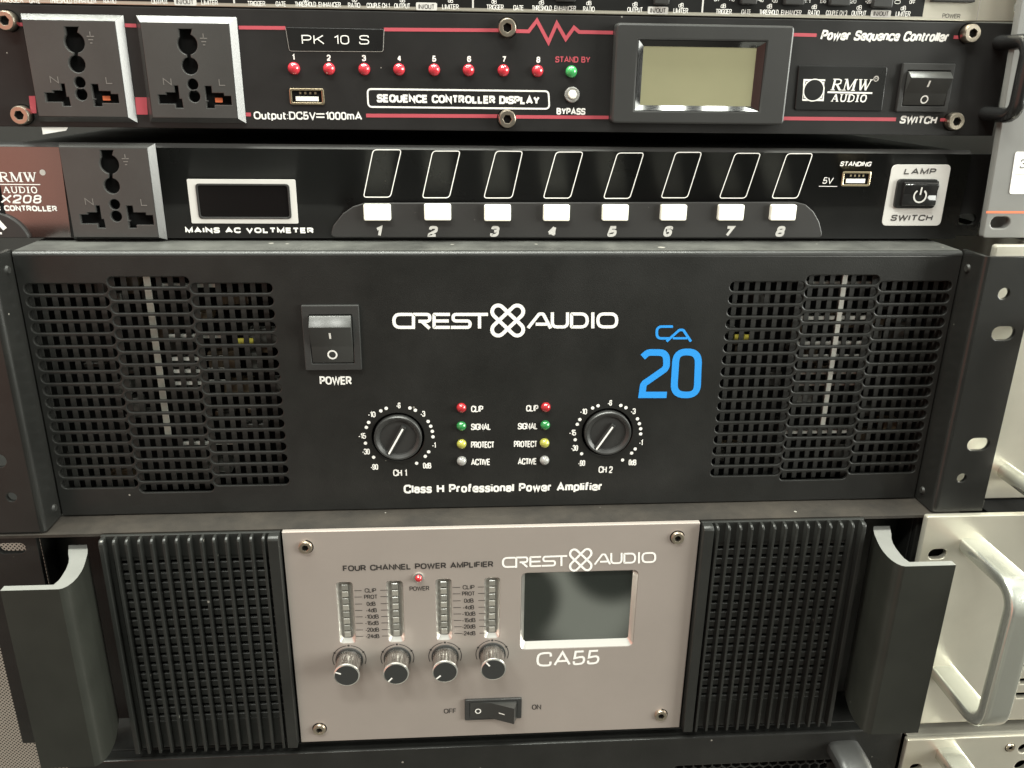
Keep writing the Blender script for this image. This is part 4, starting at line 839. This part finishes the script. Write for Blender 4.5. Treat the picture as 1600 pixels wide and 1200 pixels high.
t = MB(); Y = UY-.55; t.text('LAMP', (1412, 272.5), (1461, 272.5), 9.5, Y, M_dark_ink, 0.03, shear=0.15, space=1.35); t.text('SWITCH', (1391, 345), (1455.5, 345), 9.5, Y, M_dark_ink, 0.03, shear=0.15, space=1.3); ink(t, sp)
x0, x1, z0, z1 = rect_px(1400.5, 280, 1465, 326, UY-2); b = MB()
b.prism(rrect(x0, z0, x1, z1, 2.4, 5), UY-2.0, UY-.42, M_gloss, 0.5); sw = part('power_switch', b, x2)
b = MB(); rx0, rx1 = x0+2.2, x1-.6; b.xprism([(UY-1.9, z0+1.3), (UY-4.0, z0+1.8), (UY-3.3, (z0+z1)/2), (UY-4.4, z1-2.4), (UY-1.9, z1-1)], rx0+.6, rx1-.4, M_gloss, 0.5); rk = part('rocker', b, sw)
t = MB(); X, Z = at(1437.5, 304.5, UY-4); Yp = UY-4.25
t.stroke([(X+3.0*math.cos(R_(a)), Z-.5+3.0*math.sin(R_(a))) for a in range(125, 416, 12)], 0.75, Yp, M_wh_plate); t.stroke([(X, Z), (X+.2, Z+3.6)], 0.75, Yp, M_wh_plate); ink(t, rk)

# ================================================================== processor along the top edge
tp = thing('audio_processor', 'rack processor with rows of white captions and a silver end along the top', 'audio processor', (0, UY, 164.8))
TB, TT = 164.9, 208.8
b = MB(); b.plate([(-240, TB), (242.5, TB), (242.5, TT), (-240, TT)], [stadium(231.5, 240.5, 171.5, 7.2)], UY, 3, M_silver, 0.5)
tf = part('front_panel', b, tp); chassis(tp, -218, 222, UY+3.1, 340, TB+.5, TT-.5, M_silver)
t = MB(); Y = UY-.12
xr1 = at(1441, 28, Y)[0]; t.sheet([(-239, TB+1.5), (xr1, TB+1.5), (xr1, TT-1.5), (-239, TT-1.5)], Y+.04, M_blackg)
for u, v in ((366, 5), (739, 14), (1097, 20)): X = at(u, v, Y)[0]; t.stroke([(X, TB+1.4), (X, TT-1.4)], 0.75, Y-.02, M_wh_plate)
def w_(s, u0, u1, v, h=8.0): t.text(s, (u0, v), (u1, v+.3), h, Y, M_white, 0.002)
for row, lab in (((0, 37, 4), 'TRIGGER'), ((46, 63, 5), 'GATE'), ((78, 113, 5), 'THRESHOLD'), ((116, 151, 5), 'ENHANCER'), ((162, 182, 5.5), 'RATIO'), ((237, 263, 6.5), 'OUTPUT'), ((315, 341, 8), 'LIMITER'),
                 ((387, 415, 9.5), 'TRIGGER'), ((431, 447, 10), 'GATE'), ((461, 494, 10.5), 'THRESHOLD'), ((498, 533, 11.2), 'ENHANCER'), ((544, 563, 12), 'RATIO'), ((573, 609, 12.5), 'COUPLE CH 1'), ((616, 641, 13), 'OUTPUT'), ((691, 717, 14.5), 'LIMITER'),
                 ((760, 787, 15), 'TRIGGER'), ((802, 818, 16), 'GATE'), ((831, 862, 16.5), 'THRESHOLD'), ((866, 900, 17), 'ENHANCER'), ((911, 929, 18), 'RATIO'), ((980, 1004, 19), 'OUTPUT'), ((1052, 1075, 20.5), 'LIMITER'),
                 ((1118, 1143, 22), 'TRIGGER'), ((1158, 1173, 22.5), 'GATE'), ((1186, 1216, 23), 'THRESHOLD'), ((1220, 1252, 23.5), 'ENHANCER'), ((1262, 1280, 23.8), 'RATIO'), ((1290, 1323, 24), 'COUPLE CH 3'), ((1330, 1353, 24.5), 'OUTPUT'), ((1399, 1422, 25.5), 'LIMITER')): w_(lab, *row)
for u, v in ((478, 2.5), (554, 2.5), (629, 3.5), (704, 4), (772, 5.5), (846, 7), (920, 8), (992, 10), (1064, 11.5), (1130, 12.5), (1202, 13), (1272, 14), (1342, 15), (1411, 16)): w_('dB', u-4, u+4, v, 7)
for s, u, v in (('+20', 1210, 4), ('1:1', 1261, 4.5), ('Ex5', 1286, 4.5), ('20', 1333, 5), ('+20', 1356, 5), ('0', 1402, 6), ('OFF', 1425, 6), ('OFF', 1120, 2), ('+10', 1143, 2), ('-40', 1188, 3)): w_(s, u-4.5, u+4.5, v, 6)
for u0, v0, u1, v1 in ((272, -3, 307, 8.5), (650, 4, 683, 16), (1012, 10.5, 1044, 22), (1360.5, 16, 1392, 27)):
    q = rect_px(u0, v0, u1, v1, Y); t.sheet(rrect(q[0], q[2], q[1], q[3], .6, 3), Y-.02, M_wh_plate); t.text('IN/OUT', (u0+4, v1-2), (u1-4, v1-1.8), 7.5, Y-.05, M_dark_ink, 0.01)
t.text('POWER', (1472, 28), (1500, 28.8), 7, Y, M_dark_ink, 0.0)
X = at(1529, 15, Y)[0]; t.stroke([(X, TB+.6), (X, TT-.6)], 0.4, Y, M_grey_ink_glint)
ink(t, tf)
for u0, u1, v in ((869, 900, 2.5), (1022, 1046, 7), (1158, 1183, 7), (1226, 1257, 8), (1297, 1329, 9), (1364, 1395, 12)):
    x0, x1, z0, z1 = rect_px(u0, v-26, u1, v, UY-2); part('push_button', MB().box(x0, x1, UY-3, UY-.1, z0, z1, M_plas, 0.5), tp)
x0, x1, z0, z1 = rect_px(1458, -30, 1525, 3.5, UY-2); part('power_switch', MB().box(x0, x1, UY-3, UY-.1, z0, z1, M_plas, 0.5), tp)

# ================================================================== unit at the bottom edge
bt = thing('rack_amplifier', 'dark rack unit with hexagon-mesh grille at the very bottom of the stack', 'amplifier', (0, -18, -330))
BT = -197.2; BY = -21.0
b = MB(); gx0, gx1, gz0, gz1 = rect_px(1040, 1193, 1287, 1420, BY); 
b.plate([(-226, -330), (222, -330), (222, BT), (-226, BT)], [rrect(gx0, gz0, gx1, gz1, 4, 5)], BY, 3, M_black, 0.8); part('front_panel', b, bt)
chassis(bt, -218, 222, BY+8.1, 340, -329, BT-.4); part('top_cover', MB().box(-226, 222, BY+3.1, 8, BT-3, BT-1.2, M_black), bt)
def hexgrille(x0, x1, z0, z1):
    b = MB(); hr = 3.1; p = hr*math.sqrt(3); hs = []; r = 0; z = z0+2
    while z < z1-1:
        x = x0+2+(p/2 if r % 2 else 0)
        while x < x1-1: hs.append([(x+hr*.86*math.cos(R_(30+60*k)), z+hr*.86*math.sin(R_(30+60*k))) for k in range(6)]); x += p
        z += hr*1.5; r += 1
    b.plate([(x0-3, z0-3), (x1+3, z0-3), (x1+3, z1+3), (x0-3, z1+3)], hs, BY+3.2, 1.2, M_mesh, 0.15); b.box(x0-2, x1+2, BY+6.0, BY+6.5, z0-2, z1+2, M_void); part('hexagon_grille', b, bt)
hexgrille(gx0, gx1, gz0, gz1)
X, Z = at(1335, 1196, -35)
b = MB(); b.tube([(X, -20, Z-1), (X, -34, Z-1), (X, -38, Z-2.5), (X, -40, Z-6), (X, -40, Z-70), (X, -36, Z-76), (X, -20, Z-77)], 6.2, M_plas, 18, sx=1.45, sz=0.8, sq=0.6); part('handle', b, bt)

# ================================================================== neighbouring stack on the right
sa = thing('rack_amplifier', 'silver amplifier with a tall bow handle beside the ribbed black amplifier', 'amplifier', (330, -20, -195))
VY = -20.0; V0 = 210.8
def oval(u, v, Y, w, h): X, Z = at(u, v, Y); return stadium(X-w/2, X+w/2, Z, h, 8)
vent = [stadium(285, 330, z, 3.2, 4) for z in [-90-9.5*k for k in range(11)]]
vent = []
zq = []
for v in (1065, 1087): zq.append(at(1595, v, VY)[1])
for k in range(12):
    z = zq[1]+(zq[0]-zq[1])*k
    if z < -75: vent.append([(at(1590, 1087, VY)[0], z-1.9), (330, z-1.9), (330, z+1.9), (at(1592, 1065, VY)[0], z+1.9)])
b = MB(); b.plate(fillet([(V0, -194.8), (690, -194.8), (690, -64.8), (V0, -64.8)], 1.2, 3), [oval(1465, 866, VY, 9.4, 5.9)]+vent, VY, 3.4, M_silver, 0.5); part('front_panel', b, sa)
part('chassis', MB().box(246, 660, VY+6, 330, -193, -66, M_void), sa)
X, Z = at(1521, 848, VY); X2, Z2 = at(1466, 1052, VY); XX = (X+X2)/2+1
hb = MB(); Zt, Zb_ = Z-1, Z2+1; yf = -62
p = [(XX, VY+.1, Zt)]+[(XX, yf+11-11*math.sin(R_(90*k/6)), Zt-11+11*math.cos(R_(90*k/6))) for k in range(7)]
p += [(XX, yf+11-11*math.cos(R_(90*k/6)), Zb_+11-11*math.sin(R_(90*k/6))) for k in range(7)]+[(XX, VY+.1, Zb_)]
hb.tube(p, 6.8, M_silver2, 28, sx=1.0, sz=0.52, sq=0.36); part('handle', hb, sa)
s3 = thing('rack_amplifier', 'silver unit with round vent holes and small screw at the lower right corner', 'amplifier', (330, -24, -330))
TY = -24.0; T0, TZ = at(1418, 1157, TY)
rh = [circ(*at(u, v, TY), rr, 22) for u, v, rr in ((1600, 1170, 3.3), (1596, 1197, 4.0))]+[oval(1431, 1200, TY, 7, 5.5)]
b = MB(); b.plate(fillet([(T0, -330), (700, -330), (700, TZ), (T0, TZ)], 1.2, 3), rh, TY, 3.4, M_silver, 0.5); part('front_panel', b, s3)
part('chassis', MB().box(250, 660, TY+6, 330, -328, TZ-1, M_void), s3)
b = MB(); b.box(T0+2, 700, TY+3.5, TY+14, TZ-1.6, TZ-.4, M_silver); part('top_flange', b, s3)
X, Z = at(1580, 1170, TY-1); part('screw', screw_mesh(2.6, 0.8), s3, (X, TY, Z))
X, Z = at(1481, 1177, TY); hb = MB(); hb.tube([(X, TY+.1, Z), (X, TY-26, Z), (X, TY-33, Z-4), (X, TY-36, Z-11), (X, TY-36, Z-80), (X, TY-30, Z-88), (X, TY+.1, Z-90)], 7.0, M_silver2, 20, sx=1.0, sz=0.6, sq=0.36); part('handle', hb, s3)
s1 = thing('rack_amplifier', 'pale silver amplifier partly hidden behind the right rack ear of the black amplifier', 'amplifier', (330, -2, -65))
QY = -2.0; zt = at(1575, 383.5, QY)[1]; zb = at(1560, 779, QY)[1]
b = MB(); b.plate(fillet([(229, zb), (700, zb), (700, zt), (229, zt)], 1.6, 4), [], QY, 4, M_silver, 0.6); part('front_panel', b, s1)
part('chassis', MB().box(252, 660, QY+5, 330, zb+1, zt-1, M_silver), s1)
X, Z = at(1571, 736, QY); hb = MB(); hb.tube([(X, QY+.1, Z), (X, QY-30, Z), (X, QY-36, Z+4), (X, QY-38, Z+10), (X, QY-38, Z+70), (X, QY-32, Z+80), (X, QY+.1, Z+82)], 4.4, M_silver2, 18); part('handle', hb, s1)
gr = thing('rack_mixer', 'mid grey rack panel with white paper label and thin orange line at the right edge', 'rack unit', (330, 10, 69))
GY = 12.0; g0, gz = at(1535.5, 372, GY); gt = at(1573, 45, GY)[1]
b = MB(); b.plate(fillet([(g0, gz), (700, gz), (700, 190), (g0-5.5, 190)], [1.6, 1, 1, 1], 4), [oval(1563, 348, GY, 9.6, 5.6)], GY, 4, M_grey, 0.5)
gp = part('front_panel', b, gr); part('chassis', MB().box(252, 660, GY+5, 330, gz+1, 188, M_grey), gr)
t = MB(); Y = GY-.12; t.stroke([at(1541, 331.5, Y), (690, at(1541, 331.5, Y)[1])], 1.05, Y, M_orange); ink(t, gp)
b = MB(); q = ats([(1587.5, 237), (1700, 237), (1690, 303), (1576.5, 303)], GY-.1); b.prism(fillet([(q[0][0]-.3, q[0][1]), (q[0][0]+36, q[0][1]), (q[3][0]+36, q[3][1]), q[3]], 1.2, 3), GY-.3, GY-.05, M_paper); pl = part('paper_label', b, gr)
t = MB(); Y = GY-.45; t.text('3', (1593, 263), (1602.5, 263), 14, Y, M_dark_ink, 0.0); t.stroke([at(1586, 272, Y), (at(1586, 272, Y)[0]+26, at(1586, 272, Y)[1])], 0.3, Y, M_grey_ink_glint); ink(t, pl)

# ================================================================== loudspeaker behind the left handle, paper scrap
ls = thing('loudspeaker', 'loudspeaker with perforated silver metal grille at the lower left edge', 'speaker', (-300, 40, -330))
part('grille', MB().box(-420, -212, 30, 32, -330, -84, M_perf, 0.6), ls); part('cabinet', MB().box(-421, -219, 32.2, 300, -330, -83, M_black, 1), ls)
ps = thing('paper_scrap', 'small white paper scrap wedged in the gap between the two sequencers', 'paper', (*at(82, 208, UY+1)[:1], UY+1, at(82, 208, UY+1)[1]))
b = MB(); q = ats([(65, 199), (106, 199), (103, 204), (67, 210)], UY+.8); b.prism(q, UY+.8, UY+1.1, M_paper); part('sheet', b, ps)

# ================================================================== backdrop
w = MB(); w.box(-1500, 1500, 420, 430, -330, 900, mat('gap_wall_dark', (0.02, 0.02, 0.018), 0.8, mottle=0.1)); o = bpy.data.objects.new('wall', w.mesh('wall')); C.objects.link(o); o['kind'] = 'structure'  # unseen dark backing, added so the gaps between units stay black
w = MB(); w.box(-1500, 1500, -60, 420, -350, -330.2, mat('counter_laminate', (0.16, 0.14, 0.12), 0.5, mottle=0.15)); o = bpy.data.objects.new('counter_top', w.mesh('counter_top')); C.objects.link(o); o['kind'] = 'structure'
